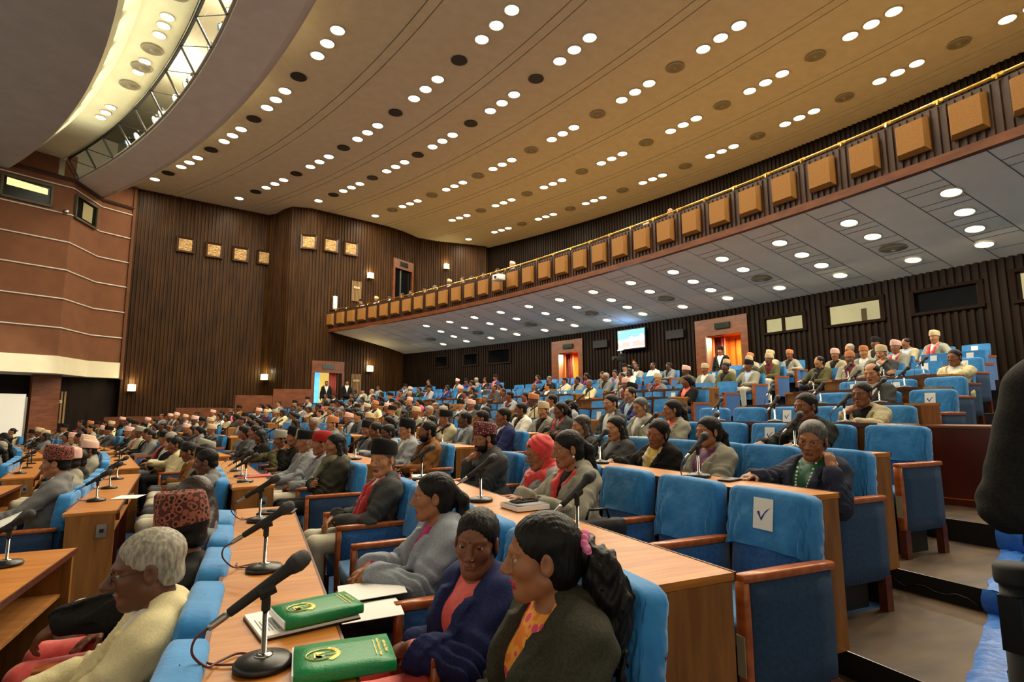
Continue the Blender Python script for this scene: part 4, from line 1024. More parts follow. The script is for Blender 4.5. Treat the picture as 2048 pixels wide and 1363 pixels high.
def chair(k,b,j,Y,rho,occ,last,near):
    (x,y),a=place(rho,Y); z=FL[k]; tick=(k,b,j) in TICK and not occ
    nm='%s covered blue chair%s, %s seat, %s row, %s block from the camera'%('occupied' if occ else 'empty',' with tick sheet' if tick else '',od(j),rowname(k),BN[b])
    d=proj((x,y,z+.8))[2]
    if d<9.5:
        t=thing('covered_chair',nm,'chair',(x,y,z),a+pi/2,'covered chairs of the hall')
        link('seat',CH['seat'],t); link('base',CH['base'],t); link('backrest',CH['back'],t); link('seat_cover',CH['cover%d'%((k*3+j*5+b)%4)],t)
        e='armE' if j==0 else 'armN'
        fr=link('armrest',CH[e][0],t); link('arm_panel',CH[e][1],fr); [link('arm_leg',q,fr) for q in CH[e][2]]
        if j==0: link('number_plate',CH['plate'],fr)
        if last: fr=link('armrest',CH['armF'][0],t); link('arm_panel',CH['armF'][1],fr); [link('arm_leg',q,fr) for q in CH['armF'][2]]
        if tick: s_=link('tick_sheet',CH['sheet'],t); link('tick_mark',CH['tick'],s_)
        return t
    o=link('covered_chair',CH['fart' if tick else 'far'],None,(x,y,z),(0,0,a+pi/2)); return tag(o,nm,'chair','covered chairs of the hall')
# --- desks
def desk(k,b):
    ya,yb=ends(k,b); r=RHO(k); (xa,_),aa=place(r,ya); (xb,_),ab=place(r,yb)
    p0=Vector((xa,ya,0));p1=Vector((xb,yb,0)); L=(p1-p0).length; mid=(p0+p1)/2; rz=math.atan2(p1.y-p0.y,p1.x-p0.x)
    if mid.x<-6.6 and mid.y>23.5: return
    if not(inview((xa,ya,FL[k]+.7)) or inview((xb,yb,FL[k]+.7)) or inview(tuple(mid)+tuple() if False else (mid.x,mid.y,FL[k]+.7))): return
    t=thing('delegate_desk','long oak delegate desk in front of the %s row, %s block from the camera'%(rowname(k),BN[b]),'desk',(mid.x,mid.y,FL[k]),rz,'delegate desks of the hall')
    d=proj((mid.x,mid.y,FL[k]+.7))[2]
    mb=MB(); mb.rbox((0,.185,.742),(L,.37,.03),.005,n=1); top=mb.ob('desk_top',M['desk'],t)
    mb=MB(); mb.box((0,.366,.745),(L-.3,.014,.036)); mb.box((0,.0,.742),(L,.008,.031)); mb.ob('edge_strip',M['edge'],top)
    lo=-.12 if k>0 else 0
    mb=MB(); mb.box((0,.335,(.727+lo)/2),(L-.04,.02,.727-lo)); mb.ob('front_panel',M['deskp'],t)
    for s in (-1,1):
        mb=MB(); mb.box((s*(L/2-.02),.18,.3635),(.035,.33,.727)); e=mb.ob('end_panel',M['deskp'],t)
        if s<0 and b>0 and d<13:
            mb=MB(); mb.rbox((-L/2-.003,.1,.6),(.012,.075,.11),.004,n=1); sk=mb.ob('socket_plate',M['steel'],e)
            mb=MB(); mb.box((-L/2-.011,.1,.6),(.004,.03,.03)); mb.ob('socket_hole',M['black'],sk)
    if d<12:
        mb=MB(); mb.box((0,.19,.5),(L-.08,.27,.018)); mb.ob('shelf',M['deskin'],t)
        for i in range(1,3):
            mb=MB(); mb.box((-L/2+L*i/3,.19,.36),(.02,.27,.7)); mb.ob('divider',M['maroon'],t)
    return t
# --- microphones
def mic_meshes():
    d={}
    mb=MB(); mb.lathe([(.0,0),(.072,0),(.075,.004),(.075,.012),(.068,.02),(.03,.027),(.026,.028),(.0,.028)],n=32); d['base']=mb.mesh('mic_base',M['black'],True)
    mb=MB(); mb.lathe([(.024,.027),(.024,.031),(.012,.033),(.0075,.034),(.0075,.16),(.0001,.16)],n=16); d['pole']=mb.mesh('pole',M['chrome'],True)
    mb=MB(); mb.lathe([(.0105,.14),(.0115,.143),(.0115,.165),(.009,.19),(.001,.192)],n=14); mb.box((0,-.004,.196),(.03,.022,.03),Matrix.Rotation(rad(-32),3,'X')); mb.tube([(-.0,-.02,.2),(0,.02,.186)],.019,12); d['clip']=mb.mesh('clip',M['blackm'])
    A=Matrix.Rotation(rad(90-32),3,'X'); o=(0,0,.205)  # axis leans toward the sitter
    mb=MB(); mb.lathe([(.0,-.105),(.0115,-.105),(.0125,-.09),(.0155,.03),(.0175,.062),(.022,.07),(.022,.073),(.001,.073)],o,20,A); d['body']=mb.mesh('mic_body',M['blackm'],True)
    mb=MB(); mb.lathe([(.0225,.072),(.0255,.085),(.0265,.088),(.0265,.094),(.0255,.097),(.0235,.112),(.017,.123),(.008,.127),(.0001,.128)],o,20,A); d['grille']=mb.mesh('mic_grille',M['grille'],True)
    mb=MB(); mb.lathe([(.0001,-.16),(.0075,-.16),(.009,-.15),(.0098,-.12),(.0098,-.104),(.0001,-.104)],o,14,A); d['plug']=mb.mesh('plug',M['steel'],True)
    t=Vector((0,.136,.12))
    def sp(pts,n=5):
        pts=[Vector(p) for p in pts]; o=[]
        for i in range(len(pts)-1):
            a,b,c,e=pts[max(i-1,0)],pts[i],pts[i+1],pts[min(i+2,len(pts)-1)]
            for q in range(n):
                u=q/n; o.append(.5*(2*b+(c-a)*u+(2*a-5*b+4*c-e)*u*u+(3*b-a-3*c+e)*u**3))
        return o+[pts[-1]]
    mb=MB(); mb.tube(sp([t,t+Vector((.0,.028,-.02)),t+Vector((.012,.03,-.06)),(.035,.13,.015),(.08,.10,.005),(.11,.05,.005),(.075,.02,.005),(.04,.06,.005),(.08,.12,.005),(.14,.13,.005)]),.0033,6); d['cable']=mb.mesh('mic_cable',M['cable'],True)
    mb=MB(); mb.tube(sp([t,t+Vector((.0,.025,-.03)),t+Vector((-.03,.02,-.09)),(-.07,.13,.006),(-.12,.1,.006),(-.14,.03,.006),(-.1,-.04,.006)]),.0033,6); d['cablew']=mb.mesh('mic_cable',M['cablew'],True)
    mb=MB(); mb.lathe([(.072,0),(.072,.015),(.001,.028)],n=10); mb.tube([(0,0,.02),(0,0,.19)],.009,5); q=MB(); q.lathe([(.011,-.105),(.016,.06),(.026,.09),(.012,.127)],o,8,A); mb.add(q.v,q.f); q=MB(); q.lathe([(.009,-.16),(.009,-.104)],o,6,A); mb.add(q.v,q.f,1); d['far']=mb.mesh('far_microphone',[M['blackm'],M['steel']],True)
    return d
MC=mic_meshes()
def mic(k,b,i,Y,dr=-.2,turn=0.):
    r=RHO(k)+dr; (x,y),a=place(r,Y); z=FL[k]+.7575; d=proj((x,y,z))[2]
    if not inview((x,y,z+.15),30): return
    nm='black desk microphone, %s along the desk of the %s row, %s block from the camera'%(od(i),rowname(k),BN[b])
    rz=a+pi/2+turn
    if d<9:
        t=thing('desk_microphone',nm,'microphone',(x,y,z),rz,'desk microphones')
        for n in ('base','pole','clip'): link({'base':'mic_base'}.get(n,n),MC[n],t)
        bo=link('mic_body',MC['body'],t); link('mic_grille',MC['grille'],bo); link('plug',MC['plug'],bo)
        link('mic_cable',MC['cablew' if (b==1 and k==1) else 'cable'],t)
    elif d<20:
        tag(link('desk_microphone',MC['far'],None,(x,y,z),(0,0,rz)),nm,'microphone','desk microphones')
SEATS=[]   # (k,b,j,Y,rho,x,y,z,depth,last)
for k in range(-2,12):
    for b in range(6):
        ys=seatY(k,b)
        if k<=8 and not (k==-2 and b<1): desk(k,b)
        if k<=8 and k>-2:
            ya,yb=ends(k,b); mys=[1.71,2.71,3.93] if (k,b)==(1,0) else [ya+(yb-ya)*q for q in (.2,.5,.8)]
            if (k,b)==(2,0): mys=[2.15,3.3,4.55]
            if (k,b)==(3,0): mys=[2.84,3.95,4.95]
            if (k,b)==(0,0): mys=[3.3,3.9]
            if (k,b)==(1,1): mys=[6.2,6.75,7.4]
            for i,Y in enumerate(mys): mic(k,b,i,Y,-.24 if (k,b)!=(3,0) else -.16,.25*math.sin(k*7+b*3+i*5))
        for j,Y in enumerate(ys):
            rho=RHO(k)+HIP+(.1 if k>8 else 0); (x,y),a=place(rho,Y); z=FL[k]
            if y>29.2 or (x<-6.6 and y>24.2) or (k==5 and b==0 and Y<3.4): continue
            if not inview((x,y,z+.9),40): continue
            SEATS.append([k,b,j,Y,rho,x,y,z,proj((x,y,z+.9))[2],j==len(ys)-1])
# ------------------------------------------------------------------ people: materials
def dhaka(name,a,b,c,sc=38):
    m=mat(name,a,None,.85); n=m.node_tree.nodes; l=m.node_tree.links; bs=n['Principled BSDF']
    tc=n.new('ShaderNodeTexCoord'); mp=n.new('ShaderNodeMapping'); mp.inputs['Scale'].default_value=(sc,sc,sc); l.new(tc.outputs['Object'],mp.inputs['Vector'])
    v=n.new('ShaderNodeTexVoronoi'); v.inputs['Scale'].default_value=1; l.new(mp.outputs['Vector'],v.inputs['Vector'])
    r=n.new('ShaderNodeValToRGB'); e=r.color_ramp.elements; e[0].position=.18; e[0].color=lin(b); e[1].position=.62; e[1].color=lin(a); q=e.new(.36); q.color=lin(c)
    r.color_ramp.interpolation='CONSTANT' if sc<60 else 'LINEAR'
    l.new(v.outputs['Distance'],r.inputs['Fac']); l.new(r.outputs['Color'],bs.inputs['Base Color']); return m
def cloth(name,a,b=None,sc=140,rough=.85): 
    return mat(name,a,b or a,rough,scale=(sc,sc,sc),detail=2,bump=.12,sheen=.0,spec=.2)
SK=[mat('skin tone %d'%i,a,b,.48,scale=(22,22,22),spec=.4) for i,(a,b) in enumerate([('8a5839','976544'),('6c412a','7a4c33'),('a8744f','b27f5a'),('54321f','5f3b27'),('7d4c30','8a583a')])]
JK={'grey':cloth('grey wool','6a6b6c','787978'),'dark grey':cloth('dark grey wool','3c3d3d','484948'),'light grey':cloth('light grey wool','8d9094','9a9da0'),'black':cloth('black wool','141413','1d1d1b'),'beige':cloth('beige wool','a59b7c','b0a688'),'cream':cloth('cream wool','c8bd92','d2c79e'),'navy':cloth('navy wool','212850','2a325e'),'brown':cloth('tan brown corduroy','75491f','8a5a2b'),'olive':cloth('olive cloth','4f4c30','5c5938'),'pink':cloth('pink cloth','c65a6c','d36b7a'),'white':cloth('white cloth','d8d5c8','e0ddd0'),'stone':cloth('stone grey wool','8a8778','959283'),'charcoal blue':cloth('charcoal blue wool','292c3c','343748'),'blue grey':cloth('blue grey wool','868d97','969ca5'),'dark olive':cloth('dark olive black wool','302f26','3b3a2f')}
SH={'white':cloth('white shirt','d9d8d2'),'black':cloth('black shirt','161516'),'blue':cloth('pale blue shirt','a9bcd2'),'maroon':cloth('maroon kurta','5c1c22'),'coral':mat('coral sari','e0504c','ec645c',.6,scale=(30,30,30),sheen=.3),'orange':dhaka('orange pink sari','e07a22','d8436a','e89a3a',26),'purple':mat('purple sari','5c2858','74386e',.6,scale=(20,20,20)),'green':mat('green sari','0f4a2c','146040',.5,scale=(14,14,14)),'magenta':cloth('magenta blouse','a82a68'),'yellow':cloth('yellow shirt','c9a84a'),'pinkish':cloth('dusty pink blouse','b0747a'),'grey':cloth('grey shirt','77777a')}
TR={'cream':cloth('cream trousers','c9c3ae','d2ccb8'),'black':cloth('black trousers','171718'),'grey':cloth('grey trousers','55565a'),'dark':mat('black crinkled skirt','1c1f1d','3a3f3c',.7,scale=(24,24,24),bump=.8,bscale=45),'coral':SH['coral'],'maroon':SH['maroon']}
HR={'black':mat('black hair','070605','0f0c0a',.5,scale=(60,60,12),spec=.22,bump=.35,bscale=None),'grey':mat('grey hair','a39d8c','6b665a',.6,scale=(90,90,30)),'brown':mat('dark brown hair','1d120d','33211a',.42,scale=(60,60,12)),'salt':mat('greying hair','2a2725','5a5650',.5,scale=(90,90,20))}
CAP={'black':cloth('black cap cloth','0e0e0f','171718',200),'pink':dhaka('pink patterned cap','d8a79a','b8555c','e3c8b8',70),'beige':dhaka('beige patterned cap','c2a87e','8a5a3c','d6c4a0',70),'red patterned':dhaka('red brown patterned cap','43160f','120806','8a4a38',42),'maroon patterned':dhaka('maroon white patterned cap','64161c','c9b4a8','2a0c10',62),'grey':dhaka('grey patterned cap','8d8a78','5e5a4c','a8a594',80),'red':cloth('red wool cap','8c1c18','9c2822',120),'orange':dhaka('orange patterned cap','b06a3c','7a2c20','c98a5a',70)}
SC={'red':mat('red scarf','a3121a','b81c22',.75,scale=(30,30,30),sheen=.3),'cream':cloth('cream scarf','c9b98a'),'grey':cloth('grey green shawl','77745f'),'maroon':SH['maroon'],'bright red':mat('bright red scarf','c8282c','d63a38',.75,scale=(30,30,30),sheen=.3)}
LIP=[mat('lips','74432f',None,.45),mat('red lips','a82a34',None,.35)]
EYE=[mat('eye white','a99f94',None,.25),mat('pupil','080606',None,.1),mat('iris','1e120c',None,.15)]
SHOE=mat('dark shoes','120f0e',None,.4); GOLD=M['gold']; FRAME=mat('spectacle frame','3a2c22',None,.25,metal=.4)
def setmats(o,ms):
    for i,m in enumerate(ms):
        if i<len(o.material_slots): o.material_slots[i].link='OBJECT'; o.material_slots[i].material=m
# ------------------------------------------------------------------ individually posed people
def solve_top(f_args,top):
    a=dict(f_args); tl=.45
    for _ in range(6):
        a['tl']=tl; f=Fig(**a); z=f.HC[2]+.118*f.hs; tl=max(.3,min(.6,tl+(top-z)*.9))
    return Fig(**a)
def ball(c,r,n=10): 
    mb=MB(); mb.lathe([(r*math.sin(pi*i/8),-r*math.cos(pi*i/8)) for i in range(9)],tuple(c),n); return mb
def person_parts(f,t,h,hh,skin=0,hair='short',hcol='black',jac='grey',shirt='white',tr='grey',cap=None,scarf=None,sckind='drape',specs=False,fine=True,lip=0,closed=False,seed=0,beard=False,capk='topi',caph=.1,gaze=0,up=0,tilt=8,smoothcoat=False):
    V,F,l=f.body(h,fine,hh); link('body',tomesh('body',V,F,[SK[skin],SH[shirt],TR[tr],LIP[lip],HR[hcol],SHOE],l),t)
    if jac: V,F=f.jacket(h*.95,closed=closed,seed=seed,folds=.0018 if smoothcoat else .0075); link('jacket',tomesh('jacket',V,F,[JK[jac]]),t)
    if hair: V,F=f.hair(hair,min(h,.0065)); link('hair',tomesh('hair',V,F,[HR[hcol]]),t)
    if cap: f.cap_mesh(None,capk,caph,tilt).ob('cap',CAP[cap],t,True)
    if scarf: V,F=f.scarf(sckind,h); link('scarf',tomesh('scarf',V,F,[SC[scarf]]),t)
    if fine: f.eyes(gaze,up).ob('eyes',EYE,t,True)
    if specs: f.spectacles().ob('spectacles',FRAME,t,True)
    if beard:
        sh=Shape(); H=f.hpnt; q=f.hs
        sh.ell(H(0,.03,-.068),A3(.0615,.0685,.052)*q,f.Rh,0,.01); sh.ell(H(0,.035,-.03),A3(.2,.2,.022)*q,f.Rh,0,.008,-1); sh.ell(H(0,.1,-.052),A3(.034,.04,.03)*q,f.Rh,0,.008,-1)
        for sd in (-1,1): sh.cap(H(sd*.03,.078,-.06),H(sd*.004,.0935,-.05),.0065*q,.0072*q,0,.006); sh.cap(H(sd*.03,.078,-.058),H(sd*.026,.074,-.09),.007*q,.009*q,0,.008); sh.cap(H(sd*.066,.008,-.01),H(sd*.06,.02,-.06),.008*q,.012*q,0,.015)
        V,F=surfnet(*field(sh,.005)); link('beard',tomesh('beard',V,F,[HR[hcol]]),t)
HEROES={}
def hero(label,k,Y,dr,top,j=None,b=0,fig=None,twist=0,nm='person',**pp):
    rho=RHO(k)+dr; (x,y),a=place(rho,Y)
    fig=dict(fig or {}); f=solve_top(fig,top)
    t=thing(nm,label,'person',(x,y,FL[k]),a+pi/2+rad(twist))
    h=pp.pop('h',.0115); hh=pp.pop('hh',.0055)
    person_parts(f,t,h,hh,**pp)
    if j is not None: HEROES[(k,b,j)]=t
    return t,f
def bangles(t,f,cols,sides=(0,1),n=4):
    for sd,S0,E,T,hd,mode in f.arms():
        if (0 if sd<0 else 1) not in sides: continue
        u=(T-E)/np.linalg.norm(T-E); q=Vector(tuple(u)).to_track_quat('Z','Y').to_matrix()
        for i in range(n):
            c=T-u*(.012+.011*i); mb=MB(); mb.tube([Vector(tuple(c))+q@Vector((.034*math.cos(2*pi*s/16),.034*math.sin(2*pi*s/16),0)) for s in range(17)],.0042,6); mb.ob('bangle',cols[i%len(cols)],t,True)
def badge(t,f,x=.075,u=.37):
    c=f.tp(x,.155,u); mb=MB(); mb.lathe([(.001,0),(.015,0),(.013,.005),(.001,.006)],(0,0,0),16,RX_(-90)); o=mb.ob('lapel_badge',GOLD,t,True); o.location=tuple(c); return o
def RX_(d): return Matrix.Rotation(rad(d),3,'X')
G1=dict(h=.0078,hh=.0034)
# near block, row of the green folders
t,f=hero('woman in dark olive jacket and orange sari, ponytail tied with pink scrunchie',1,1.43,.52,1.14,0,fig=dict(female=True,lean=4,hy=-20,hp=4,armL='lap',armR='lap',vneck=.06,vw=.066,w=.93,hs=.98),jac='dark olive',shirt='orange',tr='coral',hair='pony',skin=0,lip=1,**G1)
badge(t,f,-.07,.27)
c=f.hpnt(0,-.118,.018); mb=MB(); 
for i in range(14):
    a=2*pi*i/14; mb.lathe([(.014*math.sin(pi*q/5),-.014*math.cos(pi*q/5)) for q in range(6)],tuple(c+f.Rh@A3(.031*math.cos(a),-.006+.006*math.sin(3*a),.031*math.sin(a))),8)
mb.ob('scrunchie',mat('pink scrunchie','d8699c','e88ab4',.9,scale=(60,60,60),bump=.5),t,True)
sh=Shape(); H=f.hpnt
sh.chain([H(0,-.125,.01),H(-.01,-.16,-.04),H(-.01,-.175,-.12),H(0,-.165,-.2),H(.01,-.14,-.28),H(.015,-.12,-.34)],[.03,.05,.062,.064,.052,.03],0,.03)
rs=np.random.RandomState(3)
for i in range(26):
    p0=A3(*(rs.uniform(-1,1,3)*[.05,.04,.12]))+A3(0,-.165,-.13); pts=[p0]
    for q in range(4): pts.append(pts[-1]+A3(rs.uniform(-.018,.018),rs.uniform(-.022,.012),-.03))
    sh.chain([H(*q) for q in pts],[.009,.008,.007,.006,.003],0,.012)
def wav(F_,X,Y,Z): return F_+.004*np.sin(90*Z+50*X+4*np.sin(60*Y))+.003*np.sin(170*X+120*Y+60*Z)
V,F=surfnet(*field(sh,.0065,post=wav)); link('ponytail',tomesh('ponytail',V,F,[HR['black']]),t)
mb=MB(); mb.tube([tuple(f.tp(x,y,u)) for x,y,u in ((-.055,.0,.53),(-.04,.06,.47),(0,.118,.36),(.04,.06,.47),(.055,.0,.53))],.003,6); mb.ob('necklace',M['black'],t,True)
ball(f.hpnt(-.0125,.106,-.03),.0022).ob('nose_stud',GOLD,t,True)
t,f=hero('woman in navy jacket and coral sari turning her face to the camera',1,1.97,.50,1.075,1,fig=dict(female=True,lean=6,hy=48,hp=5,hr=-4,twist=12,vneck=.06,vw=.07,hs=.95),jac='navy',shirt='coral',tr='coral',hair='bun',skin=1,gaze=6,**G1)
bangles(t,f,[mat('red bangle','a01c24',None,.25)],n=3); badge(t,f,-.06,.3)
ball(f.hpnt(0,.0955,.028),.0032).ob('bindi',M['maroon'],t); ball(f.hpnt(-.014,.107,-.03),.0025).ob('nose_stud',GOLD,t,True)
t,f=hero('woman in pale blue grey jacket with magenta collar, papers on her lap',1,2.74,.57,1.125,2,fig=dict(female=True,lean=4,hy=-12,hp=3,vneck=.12,vw=.07,hs=.96,armL=((-.06,.35,.685),(.5,.85,-.25),(-.3,.25,.9)),armR=((.05,.36,.70),(-.5,.85,-.2),(.3,.25,.9))),jac='blue grey',shirt='magenta',tr='dark',hair='pony',skin=0,seed=5,h=.0085,hh=.0038)
bangles(t,f,[mat('copper bangle','b0562c',None,.3,metal=.6),mat('gold bangle','d6a24a',None,.3,metal=.7)],n=5); badge(t,f)
LAPWOMAN=(t,f)
t,f=hero('man in black cap and grey jacket with long red scarf, hands clasped',1,4.3,.58,1.20,5,fig=dict(lean=-6,hy=38,hp=3,armL=((-.035,.3,.665),(.5,.75,-.3),(-.5,.3,.8)),armR=((.03,.31,.675),(-.6,.7,-.2),(.45,.3,.85))),jac='dark grey',shirt='white',tr='cream',hair='short',hcol='salt',cap='black',scarf='red',skin=2,seed=7,h=.0085,hh=.004)
# the row of the old man
t,f=hero('old man with white hair and glasses in cream jacket',0,2.33,0.61,1.15,1,fig=dict(lean=-5,hy=10,hp=8,armL='thigh',armR='thigh',belly=.03,w=1.03,hs=1.06,nose=1.35),jac='cream',shirt='white',tr='black',hair='short',hcol='grey',specs=True,skin=3,seed=2,**G1)
t,f=hero('man in tall red patterned cap and black jacket leaning on his armrest',0,2.98,0.61,1.14,2,fig=dict(lean=-8,hy=-20,hp=6,armL=((-.04,.41,.70),(.1,.8,-.55),(-.2,.4,.8),(-.8,-.1,-.5),.6)),jac='black',shirt='white',tr='coral',hair='short',cap='red patterned',caph=.135,skin=1,seed=3,h=.0085,hh=.004,tilt=-4)
hero('woman with long loose dark hair in grey jacket, seen from behind',0,3.6,0.61,1.2,3,fig=dict(female=True,lean=-6,hy=-40,hp=8),jac='grey',shirt='black',tr='cream',hair='long',hcol='brown',skin=0)
hero('man with short curly black hair in grey suit, back of his head to camera',0,6.4,0.61,1.2,0,1,fig=dict(lean=-8,hy=-8,hp=10),jac='grey',shirt='white',tr='cream',hair='short',skin=3,seed=9)
hero('man in big black cap behind the curly haired man',0,7.1,0.61,1.16,1,1,fig=dict(lean=-8,hy=-20,hp=5),jac='black',cap='black',skin=1)
hero('man with thinning hair in black jacket and striped tie',0,7.6,0.61,1.2,2,1,fig=dict(lean=-8,hy=-8),jac='black',shirt='white',tr='cream',hair='thin',skin=0)
hero('man in grey green patterned cap and tweed jacket',0,8.3,0.61,1.2,3,1,fig=dict(lean=-10,hy=-5,hp=-4),jac='stone',tr='cream',cap='grey',skin=0)
hero('person in orange brown jacket with black hair',0,9.0,0.61,1.16,4,1,fig=dict(lean=2,hy=0,hp=20),jac='brown',hair='bun',skin=1)
# front row, next block
t,f=hero('man in red brown patterned cap and grey jacket reading a white sheet',-1,6.4,0.61,1.3,0,1,fig=dict(lean=-8,hy=-6,hp=5,armL=((-.1,.4,.72),(.1,1,0),(-.4,0,.9)),armR='thigh'),jac='grey',shirt='white',tr='cream',hair='short',cap='red patterned',caph=.115,skin=0,seed=4,h=.009,hh=.0045)
hero('man in pale pink striped cap and grey green jacket, seen from behind',-1,7.0,0.61,1.27,1,1,fig=dict(lean=-8,hy=-30,hp=8),jac='stone',tr='cream',cap='pink',skin=1)
hero('man in black suit and white collar with thin spectacles',-1,7.6,0.61,1.24,2,1,fig=dict(lean=-6,hy=0,hp=5),jac='black',shirt='white',hair='short',specs=True,skin=0)
# second row of the near block
t,f=hero('woman in stone grey jacket with bright red scarf and long ponytail',2,3.25,0.43,1.175,2,fig=dict(female=True,lean=5,hy=-8,hp=10,armL=((-.14,.36,.75),(.3,1,-.1),(0,0,1)),armR=((.1,.38,.76),(-.4,1,0),(0,0,1)),w=.97),jac='stone',shirt='black',tr='dark',hair='pony',scarf='bright red',skin=0,seed=6,h=.0085,hh=.004)
ball(f.hpnt(-.082,.0,-.045),.008).ob('pearl_earring',M['paper'],t,True)
hero('woman with red headscarf and spectacles in pale grey jacket',2,3.83,0.50,1.11,3,fig=dict(female=True,lean=2,hy=4,hp=14,armR='lap',armL='lap'),jac='light grey',shirt='black',tr='dark',hair='bun',scarf='bright red',sckind='hood',specs=True,skin=0,h=.009,hh=.0042)
hero('bearded man in maroon patterned cap, hand held to his mouth',2,4.78,0.50,1.19,5,fig=dict(lean=6,hy=-2,hp=10,armL='fold',armR='mouth'),jac='dark grey',shirt='black',tr='grey',hair='short',cap='maroon patterned',beard=True,specs=True,closed=True,skin=0,seed=8,h=.009,hh=.0045)
# third row
t,f=hero('woman with pearl necklace and green sari, hand raised to her ear',3,2.48,0.47,1.11,0,fig=dict(female=True,lean=4,hy=22,hp=12,hr=-6,armL='ear',armR=((.14,.40,.78),(-.2,1,-.05),(0,0,1)),vneck=.02),jac='charcoal blue',shirt='green',tr='dark',hair='bun',hcol='salt',specs=True,skin=0,seed=11,h=.0085,hh=.004)
badge(t,f,-.075,.33)
n=34
for i in range(n):
    a=pi*i/(n-1); x=.062*math.cos(a)*(1-.25*math.sin(a)); u=.5-.3*math.sin(a)**.8; fw=.05+.118*math.sin(a)**.6
    ball(f.tp(x,fw+.012,u),.0078,8).ob('pearl',M['paper'],t,True)
t,f=hero('woman in stone jacket and purple sari behind the third row microphone',3,3.42,0.50,1.13,2,fig=dict(female=True,lean=-2,hy=-4,hp=2,vneck=.03),jac='stone',shirt='purple',tr='dark',hair='pony',skin=0,seed=12,h=.009,hh=.0045); badge(t,f,-.07,.35)
hero('smiling woman in black jacket resting her cheek on her hand',3,3.9,0.45,1.11,3,fig=dict(female=True,lean=8,hy=18,hp=12,hr=-14,armL='cheek',armR='desk'),jac='black',shirt='yellow',tr='dark',hair='bun',scarf='cream',skin=4,seed=13,h=.009,hh=.0045)
hero('young woman with long hair in dark grey jacket facing the microphone',3,4.66,0.50,1.13,4,fig=dict(female=True,hy=6,hp=4),jac='dark grey',shirt='grey',tr='dark',hair='long',skin=2,seed=14)
hero('young woman with long brown hair beside an empty blue chair',3,5.25,0.50,1.14,5,fig=dict(female=True,hy=-8,hp=4),jac='dark grey',shirt='black',tr='dark',hair='long',hcol='brown',skin=2)
# fourth row and up
hero('man with moustache in black suit and black shirt',4,3.5,0.50,1.2,1,fig=dict(lean=0,hy=-4,hp=3,armL='desk',armR='desk'),jac='black',shirt='black',hair='short',skin=1,seed=15,h=.009,hh=.0045)
hero('woman with big dark ponytail in stone jacket looking away',4,5.25,0.50,1.18,4,fig=dict(female=True,hy=-22,hp=2),jac='stone',shirt='coral',hair='pony',skin=0)
hero('grey haired person with spectacles in stone jacket',4,5.8,0.50,1.22,5,fig=dict(female=True,hy=4,hp=10),jac='stone',shirt='white',hair='bun',hcol='salt',specs=True,skin=2)
hero('man in dark jacket over open white shirt',4,6.4,0.50,1.28,6,fig=dict(hy=4,hp=6,vneck=.0),jac='dark grey',shirt='white',hair='short',skin=2)
hero('man in beige suit and spectacles, hand over his mouth',5,3.78,0.48,1.16,0,fig=dict(lean=2,hy=4,hp=5,armL='desk',armR='mouth'),jac='beige',shirt='black',hair='short',specs=True,skin=1,seed=16,h=.01,hh=.005)
hero('bald man in dark grey jacket and white collar',6,4.5,0.50,1.26,1,fig=dict(hy=10,hp=10),jac='dark grey',shirt='white',hair='bald',skin=2)
hero('man with moustache in cream jacket at the end of his row',8,4.85,0.50,1.16,0,fig=dict(hy=-4,hp=2,armL='desk'),jac='cream',shirt='white',hair='short',skin=1)
hero('man with receding hair in navy suit and open collar',5,7.5,0.50,1.27,0,1,fig=dict(hy=4,hp=8,armL='desk'),jac='navy',shirt='blue',hair='thin',skin=2)
# second block, rows by the green folders
hero('bearded man in tan brown corduroy jacket',2,6.62,0.50,1.2,0,1,fig=dict(hy=-4,hp=4),jac='brown',shirt='black',tr='black',hair='thin',beard=True,skin=1,seed=17)
hero('old man in black cap and spectacles in pale grey jacket',2,7.45,0.53,1.2,1,1,fig=dict(hy=4,hp=4),jac='light grey',shirt='white',cap='black',specs=True,skin=2,seed=18)
hero('man with thinning hair in dark grey jacket looking down',2,8.6,0.50,1.16,3,1,fig=dict(hy=4,hp=18),jac='dark grey',shirt='maroon',hair='thin',skin=1)
hero('woman in black jacket with grey shawl, arms folded',1,6.0,0.53,1.22,0,1,fig=dict(female=True,hy=14,hp=2,armL='fold',armR='fold'),jac='dark olive',shirt='grey',tr='black',hair='long',scarf='grey',sckind='shawl',skin=0,seed=19,h=.0095,hh=.0045)
hero('man in red wool cap and pale grey jacket behind her shoulder',1,6.68,0.53,1.21,1,1,fig=dict(hy=0,hp=4),jac='light grey',shirt='maroon',tr='cream',cap='red',capk='wool',skin=0)
hero('old man in black cap and grey jacket with hands on knees',1,7.4,0.50,1.2,2,1,fig=dict(hy=-4,hp=8,armL='thigh',armR='thigh'),jac='light grey',shirt='white',tr='cream',hcol='grey',cap='black',skin=0,seed=20)
hero('man in black cap and black jacket raising a hand to his mouth',1,8.4,0.53,1.22,4,1,fig=dict(hy=-4,hp=2,armL='mouth'),jac='black',shirt='black',cap='black',skin=0)
hero('man in striped grey cap resting his chin on his hand',1,9.1,0.50,1.16,5,1,fig=dict(hy=4,hp=8,armL='mouth',armR='desk'),jac='olive',cap='grey',skin=1)
